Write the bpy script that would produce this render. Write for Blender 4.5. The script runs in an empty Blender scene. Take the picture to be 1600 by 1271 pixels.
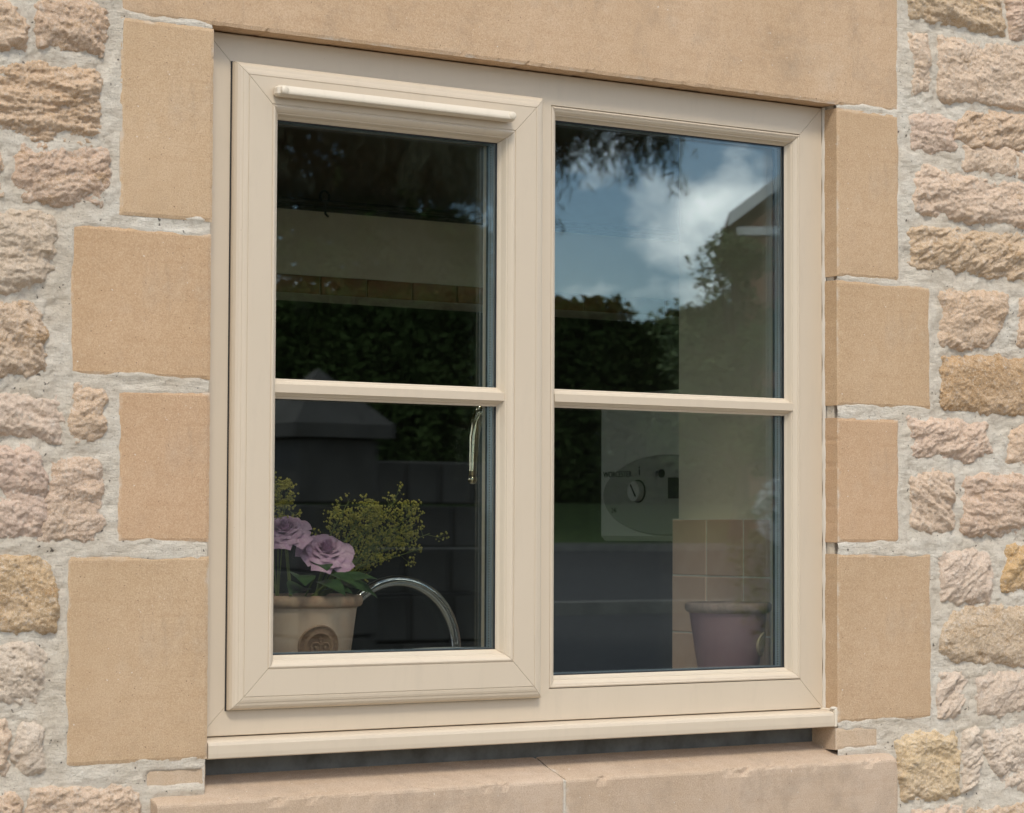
import bpy, math, random
import numpy as np
from mathutils import Matrix, Vector
R = math.radians
sc = bpy.context.scene
col = sc.collection
random.seed(7)

# ------------------------------------------------------------------ camera, sky, sun, exposure
cam_d = bpy.data.cameras.new('camera'); cam = bpy.data.objects.new('camera', cam_d); col.objects.link(cam)
fw = Vector((0.56221398, 0.82560296, 0.04790814)); rt = Vector((0.82643033, -0.56302307, 0.00423369)); up = rt.cross(fw)
cam.matrix_world = Matrix(((rt.x, up.x, -fw.x, -1.7494), (rt.y, up.y, -fw.y, -3.372), (rt.z, up.z, -fw.z, 0.3067), (0, 0, 0, 1)))
cam_d.lens = 90.32; cam_d.sensor_width = 36; cam_d.clip_start = 0.05; cam_d.clip_end = 5000
sc.camera = cam
cam_d.dof.use_dof = True; cam_d.dof.focus_distance = 4.15; cam_d.dof.aperture_fstop = 14.0

SUN_EL, SUN_AZ = R(52), R(208)          # azimuth measured clockwise from +Y: in front of the wall, over the viewer's left shoulder
w = bpy.data.worlds.new('World'); sc.world = w; w.use_nodes = True
nt = w.node_tree; nt.nodes.clear()
def wn(t, **k):
    n = nt.nodes.new(t)
    for a, b in k.items(): setattr(n, a, b)
    return n
sky = wn('ShaderNodeTexSky', sky_type='NISHITA'); sky.sun_disc = False
sky.sun_elevation = SUN_EL; sky.sun_rotation = SUN_AZ; sky.air_density = 1.0; sky.dust_density = 0.1; sky.ozone_density = 4.0
tc = wn('ShaderNodeTexCoord')
ns = wn('ShaderNodeTexNoise'); ns.inputs['Scale'].default_value = 6.5; ns.inputs['Detail'].default_value = 9; ns.inputs['Roughness'].default_value = .55
mpw = wn('ShaderNodeMapping'); mpw.inputs['Location'].default_value = (6.6, 2.9, 0); mpw.inputs['Scale'].default_value = (1, 1, 1.7)
nt.links.new(tc.outputs['Generated'], mpw.inputs[0]); nt.links.new(mpw.outputs[0], ns.inputs['Vector'])
rmp = wn('ShaderNodeValToRGB'); rmp.color_ramp.elements[0].position = .48; rmp.color_ramp.elements[1].position = .62
nt.links.new(ns.outputs['Fac'], rmp.inputs[0])
mixs = wn('ShaderNodeMix', data_type='RGBA'); nt.links.new(rmp.outputs[0], mixs.inputs['Factor'])
nt.links.new(sky.outputs[0], mixs.inputs['A']); mixs.inputs['B'].default_value = (24, 24.2, 24.6, 1)
bg = wn('ShaderNodeBackground'); bg.inputs['Strength'].default_value = 0.15; nt.links.new(mixs.outputs['Result'], bg.inputs[0])
wo = wn('ShaderNodeOutputWorld'); nt.links.new(bg.outputs[0], wo.inputs[0])

sd = bpy.data.lights.new('sun', 'SUN'); sd.energy = 2.5; sd.angle = R(13); sd.color = (1, .935, .83)
sun = bpy.data.objects.new('sun', sd); col.objects.link(sun)
sdir = Vector((math.sin(SUN_AZ) * math.cos(SUN_EL), math.cos(SUN_AZ) * math.cos(SUN_EL), math.sin(SUN_EL)))
sun.rotation_euler = sdir.to_track_quat('Z', 'Y').to_euler(); sun.location = sdir * 20
sc.view_settings.view_transform = 'Standard'; sc.view_settings.look = 'None'; sc.view_settings.gamma = 1
sc.view_settings.use_curve_mapping = False; sc.view_settings.exposure = -0.12
sc.render.engine = 'CYCLES'
sc.cycles.max_bounces = 14; sc.cycles.transparent_max_bounces = 24; sc.cycles.glossy_bounces = 6; sc.cycles.diffuse_bounces = 5

# ------------------------------------------------------------------ noise (numpy)
_rng = np.random.RandomState(11)
_perm = _rng.permutation(4096)
_ang = _rng.rand(4096) * 2 * np.pi
_gx, _gy = np.cos(_ang), np.sin(_ang)
def hsh(i, j, s=0): return _perm[(_perm[(i + s * 131) & 4095] + j) & 4095]
def perlin(x, y, s=0):
    xi = np.floor(x).astype(int); yi = np.floor(y).astype(int); xf = x - xi; yf = y - yi
    u = xf * xf * xf * (xf * (xf * 6 - 15) + 10); v = yf * yf * yf * (yf * (yf * 6 - 15) + 10)
    def g(a, b):
        h = hsh(xi + a, yi + b, s); return _gx[h] * (xf - a) + _gy[h] * (yf - b)
    return ((g(0, 0) * (1 - u) + g(1, 0) * u) * (1 - v) + (g(0, 1) * (1 - u) + g(1, 1) * u) * v) * 1.5
def fbm(x, y, o=4, s=0, rough=.5):
    t = 0; a = 1
    for k in range(o): t = t + a * perlin(x * 2**k + 17.3 * k, y * 2**k - 9.1 * k, s + k); a *= rough
    return t
def chips(x, y, s=0):
    """height of a field of broken tilted facets"""
    xi = np.floor(x).astype(int); yi = np.floor(y).astype(int); best = np.full(x.shape, 9.); h = np.zeros(x.shape)
    for a in (-1, 0, 1):
        for b in (-1, 0, 1):
            k = hsh(xi + a, yi + b, s); k2 = _perm[k]; k3 = _perm[k2]
            px = xi + a + k / 4096.; py = yi + b + k2 / 4096.
            d = (x - px)**2 + (y - py)**2
            hh = (k3 / 4096. - .5) * .8 + (x - px) * _gx[k] * .9 + (y - py) * _gy[k] * .9
            m = d < best; best = np.where(m, d, best); h = np.where(m, hh, h)
    return h
def sstep(t): t = np.clip(t, 0, 1); return t * t * (3 - 2 * t)

# ------------------------------------------------------------------ materials
def mat(name, color=(.5, .5, .5), rough=.5, metal=0., spec=.5):
    m = bpy.data.materials.new(name); m.use_nodes = True
    p = m.node_tree.nodes['Principled BSDF']; p.inputs['Base Color'].default_value = (*color, 1)
    p.inputs['Roughness'].default_value = rough; p.inputs['Metallic'].default_value = metal; p.inputs['Specular IOR Level'].default_value = spec
    return m
class G:
    """small helper round one node tree"""
    def __init__(s, m): s.t = m.node_tree; s.p = s.t.nodes['Principled BSDF']; s.o = s.n('ShaderNodeTexCoord').outputs['Object']
    def n(s, t, **k):
        n = s.t.nodes.new(t)
        for a, b in k.items(): setattr(n, a, b)
        return n
    def l(s, a, b): s.t.links.new(a, b)
    def mp(s, sc_, rot=(0, 0, 0)):
        m = s.n('ShaderNodeMapping'); m.inputs['Scale'].default_value = sc_; m.inputs['Rotation'].default_value = rot; s.l(s.o, m.inputs[0]); return m.outputs[0]
    def noise(s, scale, detail=4, rough=.6, vec=None):
        n = s.n('ShaderNodeTexNoise'); n.inputs['Scale'].default_value = scale; n.inputs['Detail'].default_value = detail; n.inputs['Roughness'].default_value = rough
        s.l(vec or s.o, n.inputs['Vector']); return n.outputs['Fac']
    def ramp(s, fac, stops):
        r = s.n('ShaderNodeValToRGB'); e = r.color_ramp.elements
        while len(e) < len(stops): e.new(.5)
        for i, (p, c) in enumerate(stops): e[i].position = p; e[i].color = (*c, 1) if isinstance(c, tuple) else (c, c, c, 1)
        s.l(fac, r.inputs[0]); return r.outputs[0]
    def mix(s, f, a, b, mode='MIX'):
        m = s.n('ShaderNodeMix', data_type='RGBA', blend_type=mode)
        for v, k in ((f, 'Factor'), (a, 'A'), (b, 'B')):
            if isinstance(v, (int, float)): m.inputs[k].default_value = v
            elif isinstance(v, tuple): m.inputs[k].default_value = (*v, 1)
            else: s.l(v, m.inputs[k])
        return m.outputs['Result']
    def bump(s, h, dist, strength=1., prev=None):
        b = s.n('ShaderNodeBump'); b.inputs['Distance'].default_value = dist; b.inputs['Strength'].default_value = strength
        s.l(h, b.inputs['Height'])
        if prev: s.l(prev, b.inputs['Normal'])
        return b.outputs[0]
    def math(s, op, a, b=None):
        m = s.n('ShaderNodeMath', operation=op)
        for i, v in enumerate((a, b)):
            if v is None: continue
            if isinstance(v, (int, float)): m.inputs[i].default_value = v
            else: s.l(v, m.inputs[i])
        return m.outputs[0]
    def info(s): return s.n('ShaderNodeObjectInfo')
    def color(s, c): s.l(c, s.p.inputs['Base Color'])
    def normal(s, c): s.l(c, s.p.inputs['Normal'])

def m_rubble():
    m = mat('rubble_stone', rough=.95, spec=.2); g = G(m); oi = g.info()
    base = oi.outputs['Color']
    big = g.noise(9, 3, .6); mid = g.noise(38, 6, .65); fine = g.noise(330, 3, .75); grain = g.noise(750, 2, .7)
    c = g.mix(g.ramp(mid, [(.30, 0.), (.72, 1.)]), base, g.mix(1., base, (1.22, 1.18, 1.12), 'MULTIPLY'))
    c = g.mix(g.ramp(big, [(.48, 0.), (.70, .45)]), c, (.64, .495, .36))
    st = g.noise(26, 7, .74, g.mp((1, 1, 1.7)))
    f = g.math('MULTIPLY', g.ramp(st, [(.52, 0.), (.66, .9)]), oi.outputs['Alpha'])
    c = g.mix(f, c, (.42, .235, .085))
    st2 = g.noise(60, 6, .78, g.mp((1, 1, 1.2)))
    c = g.mix(g.ramp(st2, [(.58, 0.), (.70, .45)]), c, (.30, .235, .165))
    c = g.mix(g.ramp(g.noise(85, 5, .75, g.mp((1.3, 1, 1))), [(.54, 0.), (.70, .6)]), c, (.70, .64, .56))
    c = g.mix(g.ramp(fine, [(.33, .6), (.50, 0.)]), c, g.mix(1., c, (.55, .48, .40), 'MULTIPLY'))
    c = g.mix(g.ramp(grain, [(.52, 0.), (.66, .6)]), c, (.80, .72, .60))
    g.color(c)
    b = g.bump(g.noise(150, 6, .78, g.mp((1, 1, 1.3), (0, .6, 0))), .0030, .8); b = g.bump(fine, .0022, .9, b); b = g.bump(grain, .0010, .7, b)
    g.normal(b); return m
def m_mortar():
    m = mat('lime_mortar', rough=.97, spec=.15); g = G(m)
    big = g.noise(7, 4, .6); mid = g.noise(60, 5, .65); grit = g.noise(420, 4, .75)
    c = g.ramp(big, [(.3, (.68, .58, .445)), (.5, (.75, .66, .53)), (.7, (.79, .72, .60))])
    c = g.mix(g.ramp(mid, [(.48, 0.), (.72, .55)]), c, (.52, .42, .31))
    c = g.mix(g.ramp(grit, [(.34, .55), (.46, 0.)]), c, (.40, .34, .26))
    c = g.mix(g.ramp(g.noise(420, 2, .5), [(.66, 0.), (.72, .8)]), c, (.75, .71, .64))
    c = g.mix(g.ramp(g.noise(120, 2, .5), [(.70, 0.), (.74, .9)]), c, (.12, .10, .08))
    g.color(c)
    stre = g.noise(45, 7, .78, g.mp((1, 1, 4.), (0, .12, 0)))
    b = g.bump(stre, .0050, .9); b = g.bump(g.noise(140, 5, .7), .0022, .8, b); b = g.bump(grit, .0016, .9, b); g.normal(b); return m
def m_ashlar():
    m = mat('sawn_sandstone', rough=.9, spec=.2); g = G(m); oi = g.info(); base = oi.outputs['Color']
    at = g.n('ShaderNodeAttribute', attribute_name='edge')
    big = g.noise(5, 4, .55, g.mp((1, 1, .6))); mid = g.noise(45, 4, .6); sand = g.noise(480, 4, .8); pit = g.noise(260, 1, .5)
    c = g.mix(g.ramp(big, [(.35, 0.), (.7, .9)]), base, g.mix(1., base, (1.12, 1.15, 1.22), 'MULTIPLY'))
    c = g.mix(g.ramp(mid, [(.35, .22), (.6, 0.)]), c, g.mix(1., base, (.86, .80, .72), 'MULTIPLY'))
    c = g.mix(g.ramp(g.noise(11, 5, .6), [(.58, 0.), (.76, .22)]), c, (.60, .49, .37))
    c = g.mix(g.ramp(g.noise(16, 5, .65, g.mp((.35, 1, 5))), [(.50, 0.), (.70, .30)]), c, g.mix(1., base, (.86, .80, .74), 'MULTIPLY'))
    c = g.mix(g.ramp(g.noise(9, 6, .7, g.mp((3.5, 1, .5))), [(.60, 0.), (.76, .30)]), c, (.30, .23, .16))
    c = g.mix(g.ramp(sand, [(.34, .50), (.49, 0.)]), c, g.mix(1., base, (.60, .54, .48), 'MULTIPLY'))
    c = g.mix(g.ramp(sand, [(.52, 0.), (.66, .45)]), c, (.70, .55, .39))
    c = g.mix(g.ramp(pit, [(.76, 0.), (.79, .85)]), c, (.15, .09, .05))
    c = g.mix(g.ramp(g.noise(190, 1, .5, g.mp((1, 1, 1.1), (0, .4, .3))), [(.77, 0.), (.80, .8)]), c, (.72, .66, .56))
    c = g.mix(g.math('MULTIPLY', g.ramp(g.noise(13, 7, .72), [(.50, 0.), (.72, .75)]), oi.outputs['Alpha']), c, (.17, .145, .115))
    # lime bloom left by the pointing along the arrises (edge = metres to the nearest edge)
    e = g.math('ADD', at.outputs['Fac'], g.math('MULTIPLY', g.math('SUBTRACT', g.noise(22, 5, .6), .38), .05))
    c = g.mix(g.ramp(e, [(.0, .55), (.006, 0.)]), c, (.60, .54, .45))
    g.color(c)
    b = g.bump(sand, .0011, .8); b = g.bump(pit, .001, .3, b); g.normal(b); return m
def m_upvc(name='cream_upvc', c0=(.58, .478, .352)):
    m = mat(name, c0, .36, 0, .45); g = G(m)
    c = g.mix(g.ramp(g.noise(3, 3, .6), [(.3, 0.), (.7, .5)]), c0, tuple(min(1, v * 1.06) for v in c0))
    c = g.mix(g.ramp(g.noise(14, 6, .7, g.mp((2.5, 1, .5))), [(.52, 0.), (.78, .22)]), c, (.42, .35, .26)); c = g.mix(g.ramp(g.noise(240, 2, .6), [(.74, 0.), (.78, .5)]), c, (.33, .27, .2))
    g.color(c)
    g.l(g.ramp(g.noise(14, 4, .6), [(.3, .30), (.7, .46)]), g.p.inputs['Roughness'])
    return m
def m_glass():
    m = bpy.data.materials.new('window_glass'); m.use_nodes = True; t = m.node_tree; t.nodes.clear(); N = t.nodes.new; L = t.links.new
    geo = N('ShaderNodeNewGeometry'); d = N('ShaderNodeVectorMath'); d.operation = 'DOT_PRODUCT'; L(geo.outputs['Normal'], d.inputs[0]); L(geo.outputs['Incoming'], d.inputs[1])
    def M(op, a, b=None):
        n = N('ShaderNodeMath'); n.operation = op
        for i, v in enumerate((a, b)):
            if v is None: continue
            if isinstance(v, (int, float)): n.inputs[i].default_value = v
            else: L(v, n.inputs[i])
        return n.outputs[0]
    f = M('ADD', M('MULTIPLY', M('POWER', M('SUBTRACT', 1., M('ABSOLUTE', d.outputs['Value'])), 5.), .90), .098)
    tr = N('ShaderNodeBsdfTransparent'); tr.inputs[0].default_value = (.970, .972, .945, 1)
    gl = N('ShaderNodeBsdfGlossy'); gl.inputs['Roughness'].default_value = 0; gl.inputs[0].default_value = (.90, .98, 1.0, 1)
    mx = N('ShaderNodeMixShader'); L(f, mx.inputs[0]); L(tr.outputs[0], mx.inputs[1]); L(gl.outputs[0], mx.inputs[2])
    o = N('ShaderNodeOutputMaterial'); L(mx.outputs[0], o.inputs[0]); return m
def m_spotty(name, base, other, scale, rough=.8, lo=.4, hi=.65, bs=0., bscale=80, spec=.3):
    m = mat(name, base, rough, 0, spec); g = G(m); g.color(g.mix(g.ramp(g.noise(scale, 5, .65), [(lo, 0.), (hi, 1.)]), base, other))
    if bs: g.normal(g.bump(g.noise(bscale, 5, .65), bs, .8))
    return m
M = dict(
    rubble=m_rubble(), mortar=m_mortar(), ashlar=m_ashlar(), upvc=m_upvc(), vent=m_upvc('pale_plastic', (.66, .57, .44)), glass=m_glass(),
    gasket=mat('black_gasket', (.012, .013, .014), .5), seal=mat('white_sealant', (.58, .51, .41), .6), dpc=m_spotty('grey_membrane', (.15, .155, .145), (.08, .08, .07), 12, .7),
    chrome=mat('polished_chrome', (.78, .8, .82), .06, 1), brass=mat('polished_gilt', (.62, .55, .40), .14, 1), steel=mat('screw_steel', (.5, .5, .5), .3, 1),
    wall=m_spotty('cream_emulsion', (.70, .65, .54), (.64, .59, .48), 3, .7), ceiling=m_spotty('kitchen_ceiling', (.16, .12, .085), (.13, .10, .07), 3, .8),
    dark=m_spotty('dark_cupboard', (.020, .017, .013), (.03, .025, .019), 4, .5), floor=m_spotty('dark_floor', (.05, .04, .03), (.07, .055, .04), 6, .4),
    tile=m_spotty('beige_glazed_tile', (.54, .375, .29), (.60, .44, .35), 30, .32, .3, .7), btile=m_spotty('brown_border_tile', (.30, .15, .075), (.22, .16, .06), 18, .5, .4, .6), grout=m_spotty('pale_grout', (.72, .70, .62), (.62, .6, .52), 60, .9),
    boiler=mat('white_enamel', (.56, .57, .53), .35), panel=mat('grey_panel', (.33, .34, .31), .45), print_=mat('black_print', (.02, .02, .02), .5),
    pot=m_spotty('pale_terracotta', (.62, .44, .355), (.71, .55, .455), 26, .65, .35, .65, .0008, 120), rim=m_spotty('pink_rim', (.44, .27, .20), (.52, .38, .29), 40, .65, .35, .65, .0008, 120),
    medal=m_spotty('terracotta_seal', (.28, .17, .12), (.36, .24, .17), 60, .6), mauve=m_spotty('mauve_glaze', (.27, .165, .195), (.32, .205, .23), 14, .28, .35, .7), grey_rim=m_spotty('grey_worn_rim', (.34, .25, .235), (.23, .17, .16), 60, .7, .4, .6, .001, 150),
    medal2=m_spotty('pale_seal', (.45, .38, .28), (.35, .28, .2), 80, .6), soil=m_spotty('potting_soil', (.03, .02, .015), (.06, .045, .03), 100, .95),
    rose=m_spotty('lilac_petal', (.60, .36, .56), (.74, .52, .68), 60, .6), sepal=m_spotty('rose_leaf', (.035, .075, .03), (.06, .11, .04), 40, .45), twig=mat('green_stem', (.14, .17, .04), .6),
    floret=m_spotty('yellow_floret', (.36, .33, .05), (.50, .45, .12), 90, .7), work=m_spotty('worktop', (.16, .14, .12), (.22, .19, .16), 90, .35), sillb=m_spotty('inner_sill_board', (.66, .62, .55), (.6, .56, .5), 6, .35), dish=mat('white_china', (.75, .75, .74), .2),
    grass=m_spotty('grass', (.022, .042, .009), (.045, .075, .016), 6, .9), asphalt=m_spotty('asphalt', (.032, .032, .034), (.05, .05, .052), 5, .85), kerb=m_spotty('kerb', (.25, .24, .22), (.18, .17, .16), 5, .9), paving=m_spotty('gravel_paving', (.30, .26, .21), (.22, .19, .15), 30, .9),
    hedge=m_spotty('hedge_leaf', (.035, .058, .018), (.058, .088, .026), .6, .95, spec=.05), conifer=m_spotty('conifer_needle', (.030, .040, .018), (.055, .06, .03), 1., .7), leaf=m_spotty('tree_leaf', (.055, .09, .028), (.10, .14, .045), .5, .7), bark=m_spotty('bark', (.09, .065, .045), (.05, .04, .03), 8, .9),
    white=mat('white_board', (.75, .75, .73), .5), roofm=m_spotty('roof_tile', (.12, .07, .05), (.17, .10, .07), 4, .85), brickm=m_spotty('red_brick_wall', (.28, .15, .10), (.2, .11, .08), 3, .9), gritm=m_spotty('grey_gritstone', (.06, .057, .053), (.035, .033, .03), 4, .9),
)
def m_spacer():
    m = mat('spacer_bar', (.42, .45, .47), .35, .8); g = G(m)
    s = g.n('ShaderNodeSeparateXYZ'); g.l(g.o, s.inputs[0])
    d = g.math('SINE', g.math('MULTIPLY', s.outputs['Z'], 2 * math.pi / .0042))
    e = g.math('ABSOLUTE', g.math('SUBTRACT', s.outputs['Y'], g.info().outputs['Alpha']))
    k = g.math('MULTIPLY', g.math('GREATER_THAN', d, .25), g.math('LESS_THAN', e, .0014))
    g.color(g.mix(k, (.30, .36, .40), (.04, .05, .05))); return m
M['spacer'] = m_spacer()

# ------------------------------------------------------------------ object helpers
class Root:
    pass
def empty(name, loc, label, cat, group=None, rz=0):
    o = bpy.data.objects.new(name, None); col.objects.link(o); o.location = loc; o.rotation_euler = (0, 0, rz)
    o['label'] = label; o['category'] = cat
    if group: o['group'] = group
    return o
def rootloc(p):
    l = Vector((0, 0, 0))
    while p is not None: l += p.location; p = p.parent
    return l
def build(name, V, F, m, parent=None, smooth=False, local=False, attr=None, kind=None, label=None, color=None):
    """V in world metres (unless local); the mesh's origin is put at the middle of its verts"""
    V = np.asarray(V, float).reshape(-1, 3)
    c = np.zeros(3) if local else (V.min(0) + V.max(0)) / 2
    me = bpy.data.meshes.new(name); 
    Fa = np.asarray(F) if not isinstance(F, np.ndarray) and len(set(map(len, F))) == 1 else F
    if isinstance(Fa, np.ndarray):
        n, k = Fa.shape
        me.vertices.add(len(V)); me.vertices.foreach_set('co', (V - c).ravel())
        me.loops.add(n * k); me.loops.foreach_set('vertex_index', Fa.ravel().astype(np.int32))
        me.polygons.add(n); me.polygons.foreach_set('loop_start', np.arange(0, n * k, k, dtype=np.int32)); me.polygons.foreach_set('loop_total', np.full(n, k, dtype=np.int32))
        me.update(calc_edges=True)
    else:
        me.from_pydata((V - c).tolist(), [], [list(f) for f in F]); me.update()
    me.polygons.foreach_set('use_smooth', np.full(len(me.polygons), bool(smooth)))
    if attr is not None:
        a = me.attributes.new('edge', 'FLOAT', 'POINT'); a.data.foreach_set('value', np.asarray(attr, float))
    me.materials.append(m)
    o = bpy.data.objects.new(name, me); col.objects.link(o)
    if parent is not None: o.parent = parent
    o.location = Vector(c.tolist()) - (rootloc(parent) if not local else Vector((0, 0, 0)))
    if kind: o['kind'] = kind
    if label: o['label'] = label
    if color: o.color = color
    return o
def box(x0, x1, y0, y1, z0, z1):
    V = [(x, y, z) for x in (x0, x1) for y in (y0, y1) for z in (z0, z1)]
    return V, [(0, 1, 3, 2), (4, 6, 7, 5), (0, 4, 5, 1), (2, 3, 7, 6), (0, 2, 6, 4), (1, 5, 7, 3)]
def bevbox(x0, x1, y0, y1, z0, z1, b):
    """box whose edges are chamfered"""
    V = []; 
    for sx, X in ((1, x0), (-1, x1)):
        for sy, Y in ((1, y0), (-1, y1)):
            for sz, Z in ((1, z0), (-1, z1)):
                V += [(X, Y + sy * b, Z + sz * b), (X + sx * b, Y, Z + sz * b), (X + sx * b, Y + sy * b, Z)]
    import bmesh
    bm = bmesh.new(); 
    for v in V: bm.verts.new(v)
    r = bmesh.ops.convex_hull(bm, input=bm.verts); bm.verts.index_update()
    VV = [tuple(v.co) for v in bm.verts]; FF = [tuple(l.vert.index for l in f.loops) for f in bm.faces]; bm.free(); return VV, FF
def grid_faces(nu, nv, closed_u=False):
    i = np.arange(nu if closed_u else nu - 1); j = np.arange(nv - 1); I, J = np.meshgrid(i, j, indexing='ij'); I2 = (I + 1) % nu
    return np.stack([I * nv + J, I2 * nv + J, I2 * nv + J + 1, I * nv + J + 1], -1).reshape(-1, 4)
def lathe(cx, cy, prof, n=48):
    """prof: (radius, z) from bottom outside, over the rim, to bottom inside"""
    a = np.linspace(0, 2 * np.pi, n, endpoint=False); V = [(cx + r * math.cos(t), cy + r * math.sin(t), z) for t in a for r, z in prof]
    return V, grid_faces(n, len(prof), True)
def tube(pts, r, n=12, cap=True):
    pts = [Vector(p) for p in pts]; rs = r if isinstance(r, (list, tuple)) else [r] * len(pts); V = []
    ref = Vector((.123, .3, .94)).normalized()
    for i, p in enumerate(pts):
        t = (pts[min(i + 1, len(pts) - 1)] - pts[max(i - 1, 0)]).normalized(); a = t.cross(ref)
        if a.length < .1: a = t.cross(Vector((1, 0, 0)))
        a.normalize(); b = t.cross(a); ref = a.cross(t) if False else ref
        V += [tuple(p + (a * math.cos(2 * math.pi * k / n) + b * math.sin(2 * math.pi * k / n)) * rs[i]) for k in range(n)]
    m = len(pts); F = [(i * n + k, i * n + (k + 1) % n, (i + 1) * n + (k + 1) % n, (i + 1) * n + k) for i in range(m - 1) for k in range(n)]
    if cap: F = F + [tuple(range(n))[::-1], tuple((m - 1) * n + k for k in range(n))]
    return V, F
def sphere(c, r, n=10, sx=1, sy=1, sz=1):
    V = []; F = []
    for i in range(n + 1):
        for j in range(2 * n):
            a = math.pi * i / n; b = math.pi * j / n; V.append((c[0] + r * sx * math.sin(a) * math.cos(b), c[1] + r * sy * math.sin(a) * math.sin(b), c[2] + r * sz * math.cos(a)))
    for i in range(n):
        for j in range(2 * n): F.append((i * 2 * n + j, (i + 1) * 2 * n + j, (i + 1) * 2 * n + (j + 1) % (2 * n), i * 2 * n + (j + 1) % (2 * n)))
    return V, F
def join(*parts):
    V = []; F = []
    for v, f in parts:
        o = len(V); V += list(map(tuple, v)); F += [tuple(int(i) + o for i in q) for q in f]
    return V, F

# ------------------------------------------------------------------ THE SETTING: ground, road
def sheet(name, xs, ys, zf, m, kind='structure'):
    V = [(x, y, zf(x, y)) for x in xs for y in ys]; o = build(name, V, grid_faces(len(xs), len(ys)), m); o['kind'] = kind; return o
def gz(y):      # the land rises gently in front of the house
    pts = [(-400, 6), (-60, 2.6), (-32, .75), (-28.2, .02), (-18, -.56), (-6, -1.25), (400, -1.25)]
    return float(np.interp(y, [p[0] for p in pts], [p[1] for p in pts]))
sheet('ground', [-400, -60, -20, 0, 10, 20, 30, 60, 120, 400], [-400, -60, -45, -38, -32, -30, -28.2, -23, -18, -12, -6, -3, 0, 30, 400], lambda x, y: gz(y) - .02, M['grass'])
sheet('road', [-120, 0, 20, 60, 160], [-27.6, -25, -22, -18.3], lambda x, y: gz(y), M['asphalt'])
sheet('driveway', [-20, 0, 10, 30], [-17.9, -12, -6, -5.9], lambda x, y: gz(y) + .003, M['asphalt'])
sheet('paving', [-8, 0, 9], [-5.8, -3, -.03], lambda x, y: -1.25 + .004, M['paving'])
for ya, yb in ((-18.3, -18.05), (-27.85, -27.6)):
    V, F = box(-120, 160, ya, yb, gz(ya) - .1, gz(ya) + .11); o = build('kerb', V, F, M['kerb']); o['kind'] = 'structure'

# ------------------------------------------------------------------ THE HOUSE WALL: core, mortar, rubble stones, sawn blocks
OX0, OX1, OZ0, OZ1 = -.0085, 1.1988, -.0600, 1.0437      # the window opening at the wall face
house = empty('house_wall', (0.6, 0, -1.25), 'pale rubble stone house wall with smooth sandstone blocks framing the cream window', 'wall')
core = join(box(-1.5, -.06, -.024, .20, -1.25, 2.3), box(1.272, 2.9, -.024, .20, -1.25, 2.3), box(-.06, 1.272, .066, .20, 1.06, 2.3), box(-.06, 1.272, .066, .20, -1.25, -.035),
            box(-.06, 1.272, -.024, .066, 1.052, 2.3), box(-.06, 1.272, .03, .066, -1.25, -.068), box(1.203, 1.272, -.024, .066, -.068, 1.052), box(-.06, -.012, -.024, .066, -.068, 1.052))
build('masonry_core', *core, M['mortar'], house)

# sawn blocks: x0, x1, z0, z1, colour, label
ASH = [(-.1636, 1.3455, 1.0437, 1.268, (.475, .330, .205), 'long pale lintel over the window', -.036),
       (-.1590, OX0, .7530, 1.0395, (.470, .330, .200), 'upper left jamb block', -.0376),
       (-.2330, OX0 - .0005, .5225, .7370, (.455, .305, .178), 'wide upper left jamb block', -.0370),
       (-.1555, OX0, .2862, .5047, (.455, .300, .178), 'narrow orange middle left jamb block', -.0374),
       (-.2325, OX0, -.0272, .2668, (.450, .315, .190), 'large lower left jamb block', -.0378),
       (-.1120, OX0 - .001, -.0680, -.0335, (.46, .345, .235), 'thin slip of stone at the left end of the sill', -.0350),
       (OX1, 1.3445, .7460, 1.0395, (.455, .315, .190), 'tall upper right jamb block', -.0374),
       (OX1, 1.4190, .5224, .7405, (.445, .305, .180), 'wide right jamb block', -.0370),
       (OX1 + .0005, 1.3420, .2867, .5025, (.455, .300, .178), 'narrow orange right jamb block', -.0376),
       (OX1, 1.4183, -.0215, .2682, (.440, .305, .185), 'large lower right jamb block', -.0372),
       (OX1 - .004, 1.2940, -.0680, -.0285, (.46, .345, .235), 'thin slip of stone at the right end of the sill', -.0360)]
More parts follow.
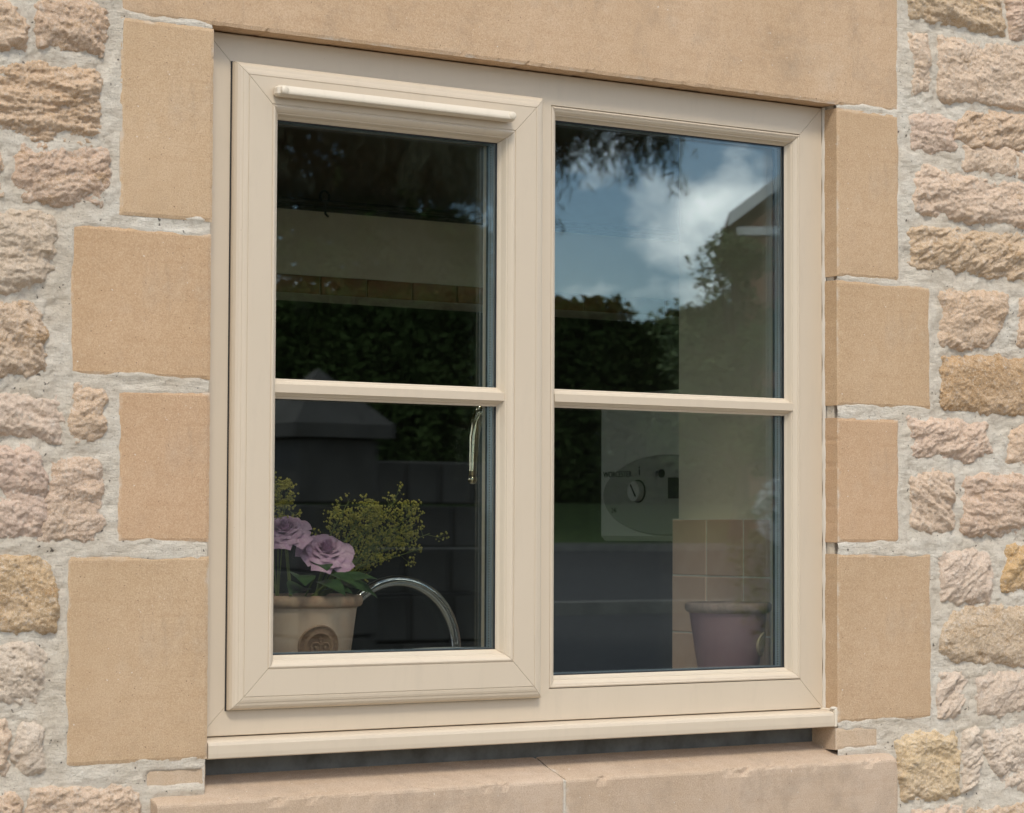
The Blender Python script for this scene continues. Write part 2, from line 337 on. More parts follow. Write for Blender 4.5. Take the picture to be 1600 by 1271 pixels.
def ashlar(x0, x1, z0, z1, colr, lab, yf, seed, name='jamb_block', depth=.066, step=.0055):
    nx = max(4, int((x1 - x0) / step)); nz = max(4, int((z1 - z0) / step))
    X = np.linspace(x0, x1, nx); Z = np.linspace(z0, z1, nz); XX, ZZ = np.meshgrid(X, Z, indexing='ij')
    e = np.minimum(np.minimum(XX - x0, x1 - XX), np.minimum(ZZ - z0, z1 - ZZ))
    kk = 1. if seed == 1 else .45; wob = fbm(XX * 26 + seed * 7, ZZ * 26, 4, seed) * .0011 * kk; chip = np.clip(fbm(XX * 70 + seed, ZZ * 70, 3, seed + 5) - .25, 0, 1) * .004 * kk
    inw = lambda d: np.clip(1 - d / .012, 0, 1)
    sx = inw(XX - x0) - inw(x1 - XX); sz = inw(ZZ - z0) - inw(z1 - ZZ)
    XX2 = XX + sx * (.0006 + np.abs(wob) + chip * .5); ZZ2 = ZZ + sz * (.0006 + np.abs(wob) + chip * .7)
    YY = yf + .0016 * np.exp(-e / .0016) + fbm(XX * 4 + seed, ZZ * 4, 2, 3) * .0006 + chip * np.exp(-e / .005) * .9
    V = np.stack([XX2, YY, ZZ2], -1).reshape(-1, 3); F = grid_faces(nx, nz)[:, ::1]
    idx = lambda i, j: i * nz + j
    loop = [idx(i, 0) for i in range(nx)] + [idx(nx - 1, j) for j in range(1, nz)] + [idx(i, nz - 1) for i in range(nx - 2, -1, -1)] + [idx(0, j) for j in range(nz - 2, 0, -1)]
    n0 = len(V); m_ = len(loop); k = np.arange(m_); lp = np.array(loop); lip = V[loop].copy(); lip[:, 1] += .0035; back = V[loop].copy(); back[:, 1] = depth
    back[:, 0] += fbm(back[:, 2] * 9, back[:, 0] * 9 + seed, 2, 8) * .0004
    V = np.vstack([V, lip, back]); k1 = (k + 1) % m_
    F2 = np.vstack([np.stack([lp[k], n0 + k, n0 + k1, lp[k1]], -1), np.stack([n0 + k, n0 + m_ + k, n0 + m_ + k1, n0 + k1], -1)])
    att = np.concatenate([e.ravel(), np.full(m_, .03), np.full(m_, .06)])
    build(name, V, np.vstack([F, F2]), M['ashlar'], house, attr=att, label=lab, color=(colr[0] * 1.11, colr[1] * 1.085, colr[2] * 1.045, .35 if seed == 1 else .2))
for i, (x0, x1, z0, z1, c_, lab, yf) in enumerate(ASH):
    ashlar(x0, x1, z0, z1, c_, lab, yf, i + 1, 'lintel' if i == 0 else 'jamb_block')

# stone sill in two lengths, weathered top falling to the front
def sill_stone(x0, x1, seed, lab, notch):
    # section (y, z): front bottom, front top with worn arris, top sloping back
    sec = [(-.0600, -.232), (-.0610, -.2), (-.0615, -.16), (-.0615, -.12), (-.0615, -.100), (-.0612, -.0905), (-.0600, -.0870), (-.0575, -.0848)]
    sec += [(y, -.0848 + (y + .0575) * .335) for y in np.linspace(-.054, .028, 16)] + [(.0295, -.2)]
    xs = np.linspace(x0, x1, int((x1 - x0) / .006)); V = []; A = []
    for x in xs:
        e = min(x - x0, x1 - x)
        for (y, z) in sec:
            n1 = float(fbm(np.array([x * 22.]), np.array([y * 30 + z * 30.]), 3, seed)[0])
            k = 1 if -.1 < z < -.07 else .45
            ch = max(0, n1 - .25) * .006 * (1 if (-.095 < z < -.082) else .1)
            V.append((x + (.003 * math.exp(-e / .004) * n1), y + n1 * .0010 * k + ch + .002 * math.exp(-e / .003), z + n1 * .0008 * k - ch)); A.append(min(e, .05) if abs(x - .611) < .1 else .06)
    n = len(sec); F = list(map(tuple, grid_faces(len(xs), n))); F += [tuple(range(n)), tuple((len(xs) - 1) * n + k for k in range(n))[::-1]]
    build('sill_stone', V, F, M['ashlar'], house, attr=A, label=lab, color=(.48, .355, .245, .35))
sill_stone(-.0985, .6085, 41, 'left length of the stone window sill', False)
sill_stone(.6135, 1.3150, 43, 'right length of the stone window sill', True)
build('sill_pointing', *join(box(.605, .617, -.0585, .027, -.2, -.0875)), M['mortar'], house)
mv = [(x, y, -.0875 + (y + .0575) * .335) for x in (.6075, .611, .6145) for y in np.linspace(-.0575, .027, 12)]
build('sill_pointing', mv, grid_faces(3, 12), M['mortar'], house)

# mortar face
XA = np.concatenate([np.arange(-1.5, -.40, .02), np.arange(-.40, 1.72, .0040), np.arange(1.72, 2.901, .02)])
ZA = np.concatenate([np.arange(-1.25, -.26, .02), np.arange(-.26, 1.33, .0040), np.arange(1.33, 2.301, .02)])
XX, ZZ = np.meshgrid(XA, ZA, indexing='ij')
rects = [(a[0], a[1], a[2], a[3]) for a in ASH] + [(-.0985, 1.315, -.232, -.07)]
dout = np.full(XX.shape, 9.); din = np.zeros(XX.shape)
for (a, b, c, d) in rects:
    ins = np.minimum(np.minimum(XX - a, b - XX), np.minimum(ZZ - c, d - ZZ)); din = np.maximum(din, ins)
    o_ = np.hypot(np.maximum(np.maximum(a - XX, XX - b), 0), np.maximum(np.maximum(c - ZZ, ZZ - d), 0)); dout = np.minimum(dout, o_)
low = fbm(XX * 7, ZZ * 9, 3, 21); med = fbm(XX * 26, ZZ * 40, 4, 22); str_ = fbm(XX * 30 + ZZ * 12, ZZ * 150 + low * 6, 3, 23); gr = fbm(XX * 160, ZZ * 160, 2, 24)
Mo = .0356 + .0042 * low + .0026 * med + .0015 * str_ + .0007 * gr + .0016 * chips(XX * 30, ZZ * 42, 3)
near = np.exp(-dout / .012); Mo = Mo * (1 - near * .8) + (.0362 + .0010 * med + .0007 * str_) * near * .8
smear = .0371 + .0024 * fbm(XX * 14, ZZ * 14, 3, 25) - din * .30 + .0003 * gr
dop = np.hypot(np.maximum(np.maximum(OX0 - XX, XX - OX1), 0), np.maximum(np.maximum(-.06 - ZZ, ZZ - OZ1), 0))
smear = smear - .004 * np.clip(1 - dop / .02, 0, 1)
Mo = np.where(din > 0, np.where(din > .010, .020, smear), Mo)
# joints between two sawn blocks are raked a little
gapj = (dout > 0) & (((XX > -.165) & (XX < OX0)) | ((XX > OX1) & (XX < 1.35))) & (ZZ > -.07) & (ZZ < 1.05)
Mo = np.where(gapj, np.minimum(Mo, .0362 + .0016 * low + .0010 * med), Mo)
V = np.stack([XX, -Mo, ZZ], -1).reshape(-1, 3); F = grid_faces(len(XA), len(ZA))
vin = ((XX > OX0 - .001) & (XX < OX1 + .001) & (ZZ > -.085) & (ZZ < OZ1 + .001)).ravel() | ((XX > -.09) & (XX < 1.30) & (ZZ > -.22) & (ZZ < -.082)).ravel() | (din > .02).ravel()
F = F[~vin[F].any(1)]; used = np.unique(F); rem = np.full(len(V), -1); rem[used] = np.arange(len(used))
build('mortar', V[used], rem[F], M['mortar'], house, smooth=True)

# rubble stones traced on the wall face in metres (x, z)
STONES = [
    [(-0.382,1.045),(-0.344,1.036),(-0.325,1.032),(-0.306,1.011),(-0.308,0.980),(-0.343,0.974),(-0.381,0.974)], # A
    [(-0.283,1.033),(-0.271,1.047),(-0.210,1.052),(-0.184,1.042),(-0.188,1.008),(-0.193,0.987),(-0.223,0.990),(-0.280,0.988)], # B
    [(-0.399,0.943),(-0.255,0.955),(-0.199,0.954),(-0.194,0.944),(-0.194,0.864),(-0.206,0.856),(-0.245,0.855),(-0.284,0.855),(-0.342,0.856),(-0.398,0.857)], # C
    [(-0.315,0.825),(-0.307,0.837),(-0.249,0.838),(-0.181,0.839),(-0.178,0.787),(-0.183,0.774),(-0.252,0.765),(-0.302,0.767),(-0.312,0.792)], # D
    [(-0.398,0.828),(-0.345,0.829),(-0.337,0.807),(-0.340,0.772),(-0.397,0.770)], # D2
    [(-0.396,0.735),(-0.277,0.744),(-0.259,0.735),(-0.255,0.716),(-0.260,0.675),(-0.281,0.658),(-0.310,0.640),(-0.338,0.634),(-0.395,0.631)], # E
    [(-0.394,0.616),(-0.338,0.617),(-0.305,0.613),(-0.277,0.608),(-0.274,0.582),(-0.274,0.553),(-0.273,0.528),(-0.306,0.521),(-0.393,0.518)], # F
    [(-0.392,0.482),(-0.303,0.485),(-0.255,0.483),(-0.245,0.466),(-0.247,0.434),(-0.269,0.433),(-0.336,0.442),(-0.392,0.442)], # G
    [(-0.217,0.502),(-0.182,0.494),(-0.176,0.487),(-0.185,0.467),(-0.178,0.448),(-0.192,0.435),(-0.223,0.431),(-0.230,0.457)], # H
    [(-0.391,0.414),(-0.295,0.417),(-0.281,0.404),(-0.270,0.384),(-0.267,0.338),(-0.276,0.295),(-0.389,0.296)], # I
    [(-0.253,0.394),(-0.223,0.401),(-0.188,0.397),(-0.184,0.371),(-0.187,0.339),(-0.179,0.311),(-0.198,0.292),(-0.271,0.295),(-0.262,0.338),(-0.256,0.378)], # I2
    [(-0.389,0.265),(-0.333,0.264),(-0.304,0.265),(-0.278,0.260),(-0.263,0.248),(-0.248,0.224),(-0.246,0.193),(-0.254,0.169),(-0.283,0.164),(-0.325,0.173),(-0.388,0.174)], # J
    [(-0.387,0.138),(-0.331,0.138),(-0.283,0.143),(-0.266,0.124),(-0.270,0.083),(-0.282,0.068),(-0.323,0.072),(-0.386,0.075)], # K
    [(-0.297,0.032),(-0.275,0.034),(-0.269,0.013),(-0.271,-0.029),(-0.287,-0.033),(-0.303,-0.006)], # M
    [(-0.385,0.042),(-0.326,0.038),(-0.320,0.020),(-0.323,-0.028),(-0.384,-0.030)], # M2
    [(-0.280,-0.064),(-0.218,-0.057),(-0.164,-0.065),(-0.142,-0.060),(-0.119,-0.079),(-0.112,-0.134),(-0.289,-0.122)], # N
    [(-0.384,-0.056),(-0.309,-0.062),(-0.301,-0.078),(-0.310,-0.121),(-0.383,-0.116)], # N2
    [(1.362,1.281),(1.589,1.303),(1.595,1.259),(1.600,1.213),(1.572,1.213),(1.515,1.215),(1.474,1.222),(1.376,1.218)], # a
    [(1.617,1.307),(1.754,1.324),(1.753,1.192),(1.653,1.202),(1.622,1.210)], # b
    [(1.374,1.183),(1.411,1.188),(1.419,1.143),(1.414,1.095),(1.375,1.085)], # c
    [(1.447,1.184),(1.653,1.192),(1.770,1.200),(1.769,1.089),(1.652,1.078),(1.563,1.086),(1.451,1.082),(1.442,1.120)], # d
    [(1.373,1.041),(1.429,1.044),(1.476,1.034),(1.472,0.994),(1.416,0.980),(1.379,0.984)], # e
    [(1.480,1.034),(1.518,1.058),(1.652,1.064),(1.769,1.070),(1.768,1.018),(1.652,1.012),(1.507,1.004),(1.483,1.012)], # f
    [(1.508,0.996),(1.624,0.999),(1.627,0.957),(1.566,0.958),(1.504,0.962)], # g
    [(1.642,0.997),(1.768,1.002),(1.768,0.951),(1.642,0.953)], # h
    [(1.379,0.928),(1.410,0.956),(1.466,0.939),(1.651,0.937),(1.768,0.939),(1.767,0.867),(1.651,0.866),(1.538,0.868),(1.445,0.875),(1.379,0.872)], # i
    [(1.371,0.840),(1.651,0.843),(1.767,0.844),(1.766,0.765),(1.650,0.767),(1.490,0.777),(1.381,0.779)], # j
    [(1.448,0.732),(1.604,0.734),(1.606,0.713),(1.580,0.661),(1.552,0.642),(1.502,0.638),(1.448,0.642)], # k
    [(1.638,0.731),(1.766,0.734),(1.765,0.645),(1.641,0.648)], # k2
    [(1.452,0.611),(1.586,0.618),(1.649,0.615),(1.765,0.616),(1.764,0.523),(1.648,0.525),(1.574,0.522),(1.501,0.528),(1.451,0.530)], # l
    [(1.365,0.502),(1.552,0.501),(1.559,0.448),(1.516,0.437),(1.375,0.441)], # m
    [(1.619,0.488),(1.648,0.494),(1.764,0.497),(1.763,0.430),(1.648,0.434),(1.615,0.439)], # n
    [(1.375,0.405),(1.397,0.409),(1.468,0.402),(1.469,0.318),(1.407,0.305),(1.379,0.318)], # o
    [(1.505,0.403),(1.540,0.409),(1.647,0.407),(1.763,0.405),(1.762,0.309),(1.647,0.313),(1.544,0.306),(1.495,0.311)], # p
    [(1.445,0.269),(1.479,0.266),(1.553,0.268),(1.564,0.207),(1.559,0.184),(1.516,0.185),(1.448,0.187)], # q
    [(1.603,0.277),(1.647,0.276),(1.745,0.276),(1.744,0.197),(1.646,0.201),(1.597,0.207)], # r
    [(1.448,0.139),(1.479,0.161),(1.521,0.168),(1.646,0.166),(1.761,0.164),(1.760,0.068),(1.617,0.072),(1.525,0.076),(1.467,0.087),(1.444,0.098)], # s
    [(1.436,0.013),(1.447,0.048),(1.494,0.058),(1.509,0.050),(1.482,-0.015),(1.440,-0.017)], # t
    [(1.520,0.046),(1.645,0.048),(1.760,0.048),(1.759,-0.017),(1.644,-0.013),(1.531,-0.020)], # u
    [(1.335,-0.062),(1.388,-0.049),(1.467,-0.051),(1.482,-0.087),(1.477,-0.156),(1.429,-0.162),(1.350,-0.157),(1.343,-0.100)], # v
    [(1.550,-0.054),(1.644,-0.050),(1.759,-0.051),(1.758,-0.165),(1.643,-0.157),(1.589,-0.150),(1.560,-0.102)], # w
    [(1.498,-0.050),(1.523,-0.045),(1.538,-0.102),(1.524,-0.138),(1.496,-0.151)], # x
    [(1.368,-0.181),(1.484,-0.183),(1.484,-0.269),(1.368,-0.261)], # y
    [(1.509,-0.187),(1.643,-0.185),(1.758,-0.190),(1.757,-0.287),(1.509,-0.271)], # z
]
def polysd(P, X, Z):
    d = np.full(X.shape, 9.); inside = np.zeros(X.shape, bool); n = len(P)
    for i in range(n):
        ax, az = P[i]; bx, bz = P[(i + 1) % n]; ex, ez = bx - ax, bz - az
        t = np.clip(((X - ax) * ex + (Z - az) * ez) / (ex * ex + ez * ez + 1e-12), 0, 1)
        d = np.minimum(d, np.hypot(X - ax - ex * t, Z - az - ez * t))
        cond = ((az > Z) != (bz > Z)); inside ^= cond & (X < (bx - ax) * (Z - az) / ((bz - az) if abs(bz - az) > 1e-12 else 1e-12) + ax)
    return np.where(inside, d, -d)
PAL = [(.57, .42, .29), (.61, .455, .325), (.59, .435, .33), (.63, .49, .365), (.57, .43, .30), (.62, .475, .355)]
def stone(P, seed, step=.0021, tint=None, stain=.3, proud=1.):
    P = np.array(P); rg = np.random.RandomState(seed)
    a0, a1, b0, b1 = P[:, 0].min() - .01, P[:, 0].max() + .01, P[:, 1].min() - .01, P[:, 1].max() + .01
    X = np.arange(a0, a1 + step, step); Z = np.arange(b0, b1 + step, step); X, Z = np.meshgrid(X, Z, indexing='ij'); nz = X.shape[1]
    ox, oz = rg.rand(2) * 90
    wx = fbm(X * 30 + ox, Z * 30, 5, seed % 50, .68) * .0056; wz = fbm(X * 30, Z * 30 + oz, 5, seed % 50 + 3, .68) * .0056
    s = polysd(P, X + wx, Z + wz) + .0082
    th = rg.uniform(-.7, .7); u = X * math.cos(th) + Z * math.sin(th); v = -X * math.sin(th) + Z * math.cos(th)
    w1 = fbm(X * 20 + ox, Z * 20 + oz, 3, 5) * .5
    bulge = rg.uniform(.003, .0075) * proud * sstep(s / rg.uniform(.014, .030)) * (1 + .35 * fbm(X * 9 + ox, Z * 9, 2, 9))
    fs = rg.uniform(.7, 1.35); an = rg.uniform(.75, 1.5); am = rg.uniform(.5, 1.05)
    ck = chips(u * 30 * fs + w1 + ox, v * 66 * fs * an + w1 + oz, seed % 40); ck2 = chips(u * 95 + ox, v * 130 + w1 * 2, seed % 40 + 2)
    ru = fbm(u * 55 * fs + ox, v * 85 * fs * an + oz, 5, seed % 60, .62); fi = fbm(X * 210 + ox, Z * 240 + oz, 3, 31, .7)
    q = fbm(u * 11 + ox, v * 24 * an + oz, 4, seed % 60 + 1, .55) * 3.2; qf = np.floor(q); terr = qf + sstep((q - qf - .36) / .28)
    rough = am * (.0020 * ck + .0008 * ck2 + .0018 * ru + rg.uniform(.0012, .0028) * terr) + .0012 * fi
    fade = sstep(s / .010)
    H = .0070 + .0070 * (1 - np.exp(-np.maximum(s, 0) / .0035)) + bulge + rough * (.35 + .65 * fade) + np.minimum(s, 0) * 1.6
    Y = -.0255 - H
    V = np.stack([X, Y, Z], -1).reshape(-1, 3); F = grid_faces(X.shape[0], nz)
    keep = (s.ravel() > -.006); F = F[keep[F].all(1)]
    if len(F) == 0: return
    used = np.unique(F); rem = np.full(len(V), -1); rem[used] = np.arange(len(used))
    build('stone', V[used], rem[F], M['rubble'], house, smooth=True, color=(*(np.array(tint or PAL[rg.randint(len(PAL))]) * (1.04, 1.01, .985)), stain))
TINT = {1: ((.55, .40, .28), .9), 2: ((.56, .40, .26), .55), 3: ((.55, .40, .29), .8), 5: ((.55, .45, .34), .25), 6: ((.54, .41, .29), 1.), 7: ((.59, .47, .37), .05), 9: ((.57, .43, .34), .1), 10: ((.57, .43, .32), .35), 11: ((.53, .38, .22), 1.), 12: ((.58, .49, .39), .1), 13: ((.60, .51, .41), .05), 15: ((.58, .44, .32), .35),
        17: ((.56, .42, .27), .7), 21: ((.58, .44, .34), .2), 26: ((.55, .41, .27), .9), 29: ((.47, .31, .165), 1.), 30: ((.60, .45, .34), .1), 32: ((.60, .46, .34), .15), 33: ((.57, .42, .31), .3), 34: ((.60, .48, .38), .05), 35: ((.54, .36, .17), 1.), 36: ((.53, .41, .28), .8), 37: ((.60, .49, .39), .05), 38: ((.59, .48, .38), .05), 39: ((.60, .46, .28), .3), 40: ((.62, .52, .42), .05), 41: ((.62, .53, .43), 0.)}
for i, P_ in enumerate(STONES):
    t_ = TINT.get(i, (None, .45)); stone(P_, 100 + i * 3, tint=t_[0] and t_[0], stain=t_[1])
# coursed rubble carrying on beyond the traced part
taken = [(min(p[0] for p in P_), max(p[0] for p in P_), min(p[1] for p in P_), max(p[1] for p in P_)) for P_ in STONES] + rects
rs = random.Random(5); z = -.75; q = 0
while z < 1.75:
    h = rs.uniform(.075, .125); x = -.85 - rs.random() * .1
    while x < 2.25:
        l = rs.uniform(.10, .26); a, b, c, d = x, x + l - .018, z, z + h - .018
        hit = [t for t in taken if c < t[3] + .012 and d > t[2] - .012 and a < t[1] + .012 and b > t[0] - .012]
        if hit and min(t[0] for t in hit) - .014 - a > .045: b = min(t[0] for t in hit) - .014; l = b - a + .018
        elif hit and b - (max(t[1] for t in hit) + .014) > .045: a = max(t[1] for t in hit) + .014
        if not any(a < t1 + .012 and b > t0 - .012 and c < t3 + .012 and d > t2 - .012 for t0, t1, t2, t3 in taken) and not (-.345 < (a + b) / 2 < 1.655 and -.09 < (c + d) / 2 < 1.04):
            j = lambda: rs.uniform(-.006, .006); k = .012
            P_ = [(a + k, c + j()), ((a + b) / 2, c + j()), (b - k, c + j()), (b + j() / 2, c + k), (b + j() / 2, d - k), (b - k, d + j()), ((a + b) / 2, d + j()), (a + k, d + j()), (a + j() / 2, d - k), (a + j() / 2, c + k)]
            stone(P_, 900 + q, step=.0042, stain=rs.random()); q += 1
        x += l
    z += h

# ------------------------------------------------------------------ THE WINDOW
win = empty('casement_window', (.6, .03, 0), 'cream casement window with an opening left sash and a fixed right pane', 'window')
FX0, FX1, FZ0, FZ1 = -.004, 1.1972, .0022, 1.0425
GAP = .0004
def member(rect, prof, side, gap=GAP):
    """one mitred length of a profile run round rect; prof = closed loop of (inset, y)"""
    x0, x1, z0, z1 = rect; V = []
    for end in (0, 1):
        for t, y in prof:
            g_ = gap
            if side == 'L': V.append((x0 + t, y, (z0 + t + g_) if end == 0 else (z1 - t - g_)))
            if side == 'R': V.append((x1 - t, y, (z0 + t + g_) if end == 0 else (z1 - t - g_)))
            if side == 'B': V.append(((x0 + t + g_) if end == 0 else (x1 - t - g_), y, z0 + t))
            if side == 'T': V.append(((x0 + t + g_) if end == 0 else (x1 - t - g_), y, z1 - t))
    n = len(prof); F = [(k, (k + 1) % n, n + (k + 1) % n, n + k) for k in range(n)] + [tuple(range(n))[::-1], tuple(range(n, 2 * n))]
    return V, F
def fixnorm(o):
    import bmesh
    bm = bmesh.new(); bm.from_mesh(o.data); bmesh.ops.recalc_face_normals(bm, faces=bm.faces); bm.to_mesh(o.data); bm.free(); return o
def ring(names, rect, prof, m, parent, gap=GAP, sides='LRBT'):
    for s_ in sides: fixnorm(build(names[s_], *member(rect, prof, s_, gap), m, parent))
FR = (FX0, FX1, FZ0, FZ1); fw_ = .0523
FW = {'L': .0555, 'R': .0482, 'B': .050, 'T': .0528}
frame_prof = [(.0012, -.0006), (.0010, 0), (.0500, 0), (.0506, .0006), (.0506, .0580), (0, .0580), (0, .0012)]
frame = build('outer_frame', *member((FX0, FX1, FZ0, FZ1), [(t * .5, y * .2 + .04) for t, y in frame_prof], 'B'), M['upvc'], win)  # hidden drainage chamber that carries the rails
names = dict(L='frame_rail', R='frame_rail', B='frame_rail', T='frame_rail')
ring(names, FR, [(0, .0012), (.0010, 0), (.0500, 0), (.0506, .0006), (.0506, .0390), (0, .0390)], M['upvc'], frame)
# mullion with pointed ends that sit in the rails
mz0, mz1 = FZ0 + .0508, FZ1 - .0508; mxl, mxr = .5875, .6205
Vm = []
for y in (-.0006, .039):
    Vm += [(mxl, y, mz0), ((mxl + mxr) / 2, y, mz0 - .013 if y < 0 else mz0), (mxr, y, mz0), (mxr, y, mz1), ((mxl + mxr) / 2, y, mz1 + .013 if y < 0 else mz1), (mxl, y, mz1)]
fixnorm(build('mullion', Vm, [(0, 1, 2, 3, 4, 5), (11, 10, 9, 8, 7, 6)] + [(k, (k + 1) % 6, 6 + (k + 1) % 6, 6 + k) for k in range(6)], M['upvc'], frame))
# fixed light: beads, double glass, spacer, bars
FG = (.6203, FX1 - .0500, FZ0 + .0508, FZ1 - .0508)
bead = [(.0008, .0012), (.0014, -.0006), (.0032, -.0014), (.0048, -.0008), (.0052, .0004), (.0062, .0004), (.0085, .0016), (.0118, .0052), (.0128, .0075), (.0142, .0078), (.0150, .0098), (.0168, .0148), (.0196, .0188), (.0202, .0205), (.0202, .0213), (.0008, .0213)]
ring(dict(L='glazing_bead', R='glazing_bead', B='glazing_bead', T='glazing_bead'), FG, bead, M['upvc'], win)
gask = lambda y: [(.0185, y - .0028), (.0212, y - .0024), (.0212, y - .0001), (.0185, y - .0001)]
def glazing(rect, yg, tin, parent, nm):
    """double glazed unit whose outer face is at yg, seen inside rect inset by tin"""
    x0, x1, z0, z1 = rect; x0 += tin - .006; x1 -= tin - .006; z0 += tin - .006; z1 -= tin - .006
    g1 = build('glass_pane', *box(x0, x1, yg, yg + .004, z0, z1), M['glass'], parent, label=nm + ' outer glass'); 
    g2 = build('glass_pane', *box(x0, x1, yg + .020, yg + .024, z0, z1), M['glass'], parent, label=nm + ' inner glass')
    sp = [(0, yg + .0045), (.0085, yg + .0045), (.0085, yg + .0195), (0, yg + .0195)]
    for s_ in 'LRBT':
        V, F = member((x0, x1, z0, z1), sp, s_, 0); V = [(a, b, c) for a, b, c in V]
        o = fixnorm(build('spacer_bar', V, F, M['spacer'], parent)); o.color = (1, 1, 1, 0.0)
    gk = [(0, yg - .0026), (.0074, yg - .0020), (.0074, yg - .0002), (0, yg - .0002)]
    for s_ in 'LRBT': fixnorm(build('gasket', *member((x0, x1, z0, z1), gk, s_, 0), M['gasket'], parent))
    gk2 = [(0, yg + .0242), (.0074, yg + .0242), (.0074, yg + .0264), (0, yg + .0264)]
    for s_ in 'LRBT': fixnorm(build('gasket', *member((x0, x1, z0, z1), gk2, s_, 0), M['gasket'], parent))
def bar(x0, x1, zc, yg, parent, name='glazing_bar'):
    sec = [(-.0150, 0), (-.0150, -.003), (-.0138, -.0042), (-.0118, -.0048), (-.0108, -.0085), (-.0085, -.0108), (-.0080, -.0128), (-.0070, -.0132), (-.0062, -.0168), (.0062, -.0168), (.0070, -.0132), (.0080, -.0128), (.0085, -.0108), (.0108, -.0085), (.0118, -.0048), (.0138, -.0042), (.0150, -.003), (.0150, 0)]
    V = []
    for x, sg in ((x0, 1), (x1, -1)):
        for a, b in sec: V.append((x + sg * max(0, (.0135 - abs(a)) * -.0), yg - .0001 + b, zc + a))
    n = len(sec); F = [(k, (k + 1) % n, n + (k + 1) % n, n + k) for k in range(n)] + [tuple(range(n))[::-1], tuple(range(n, 2 * n))]
    fixnorm(build(name, V, F, M['upvc'], parent))
    fixnorm(build('inner_glazing_bar', *bevbox(x0 + .008, x1 - .008, yg + .0242, yg + .034, zc - .012, zc + .012, .003), M['upvc'], parent))
    build('spacer_bar', *box(x0 + .006, x1 - .006, yg + .0045, yg + .0195, zc - .009, zc + .009), M['spacer'], parent).color = (1, 1, 1, 0)
glazing(FG, .0215, .0202, win, 'fixed light')
bar(FG[0] + .0130, FG[1] - .0085, .5195, .0215, win)
# room-side of the fixed light frame
ring(dict(L='inner_bead', R='inner_bead', B='inner_bead', T='inner_bead'), FG, [(-.004, .0462), (.018, .0482), (.014, .060), (-.004, .062)], M['upvc'], win)

# opening sash on the left
SR = (.0394, .5985, .0394, 1.0006)
sash = build('opening_sash', *member(SR, [(.0136, .030), (.07, .030), (.07, .034), (.0136, .034)], 'B'), M['upvc'], win)
sp_ = [(.0004, -.0014), (.0000, -.0050), (.0010, -.0092), (.0036, -.0132), (.0072, -.0156), (.0112, -.0166), (.0118, -.0174), (.0150, -.0184), (.0186, -.0188), (.0190, -.0180), (.0202, -.0180), (.0206, -.0190),
       (.0590, -.0190), (.0594, -.0179), (.0606, -.0179), (.0612, -.0192), (.0632, -.0198), (.0648, -.0190), (.0668, -.0176), (.0700, -.0140), (.0708, -.0120), (.0722, -.0114), (.0736, -.0080), (.0754, -.0020), (.0778, .0016), (.0790, .0050), (.0790, .0069), (.0136, .0069), (.0136, -.0014)]
ring(dict(L='sash_stile', R='sash_stile', B='sash_rail', T='sash_rail'), SR, sp_, M['upvc'], sash)
ring(dict(L='sash_inner_face', R='sash_inner_face', B='sash_inner_face', T='sash_inner_face'), SR, [(.0136, .0315), (.079, .0335), (.079, .0440), (.070, .0520), (.0136, .0520)], M['upvc'], sash)
glazing(SR, .0070, .0790, sash, 'opening sash')
bar(SR[0] + .0690, SR[1] - .0650, .5165, .0070, sash)
# dark weather seal that shows round the sash
fixnorm(build('weather_seal', *join(*[member((SR[0] - .0016, SR[1] + .0016, SR[2] - .0006, SR[3] + .0006), [(0, -.0013), (.006, -.0013), (.006, -.0004), (0, -.0004)], s_, 0) for s_ in 'LRBT']), M['gasket'], sash))

# trickle vent on the top rail
vent = build('trickle_vent', *bevbox(.0985, .5265, -.0375, -.0192, .9515, .9672, .0035), M['vent'], win, label='pale trickle ventilator on the top rail of the sash')
hood = [(x, y, z) for x in np.linspace(.103, .522, 3) for y, z in ((-.0376, .9540), (-.0398, .9530), (-.0412, .9548), (-.0408, .9590), (-.0388, .9640), (-.0372, .9668))]
build('vent_hood', hood, grid_faces(3, 6), M['vent'], vent, smooth=True)
for xx in (.1085, .5185):
    V, F = sphere((xx, -.0400, .9598), .0068, 10, 1, .45, .95); build('end_plug', V, F, M['vent'], vent, smooth=True)
# window cill, its end cap and the joint below
cs = [(-.0130, .0000), (-.0240, -.0006), (-.0300, -.0016), (-.0335, -.0040), (-.0352, -.0082), (-.0355, -.0200), (-.0350, -.0262), (-.0335, -.0276), (-.0300, -.0280), (-.0280, -.0250), (.0560, -.0240), (.0560, .0006), (.0000, .0006)]
cill = fixnorm(build('window_cill', [(x, y, z) for x in (-.0065, 1.1925) for y, z in cs], [(k, (k + 1) % 13, 13 + (k + 1) % 13, 13 + k) for k in range(13)] + [tuple(range(13))[::-1], tuple(range(13, 26))], M['upvc'], win))
build('end_cap', *bevbox(1.1928, 1.1992, -.0375, .02, -.0285, .0030, .0018), M['vent'], cill)
cap_s = sphere((1.1955, -.030, .0035), .0065, 8, 1.1, 1, .5); build('sealant_blob', *cap_s, M['seal'], win, smooth=True)
build('membrane', *box(-.0075, 1.1980, .0262, .0290, -.066, -.0245), M['dpc'], house)
# sealant bead down the right and left of the frame
for xa, xb in ((1.1970, 1.2008), (-.0088, -.0046)):
    n_ = 120; V = []
    for k in range(n_):
        z_ = .003 + (1.043 - .003) * k / (n_ - 1); wv = .0006 * math.sin(z_ * 61) + .0005 * math.sin(z_ * 143 + 1)
        V += [(xa - wv * (xa > 1), .0004, z_), (xa + .0008, -.0030 - wv, z_), (xb, -.0052 - wv, z_)]
    build('sealant_bead', V, grid_faces(n_, 3), M['seal'], win, smooth=True)

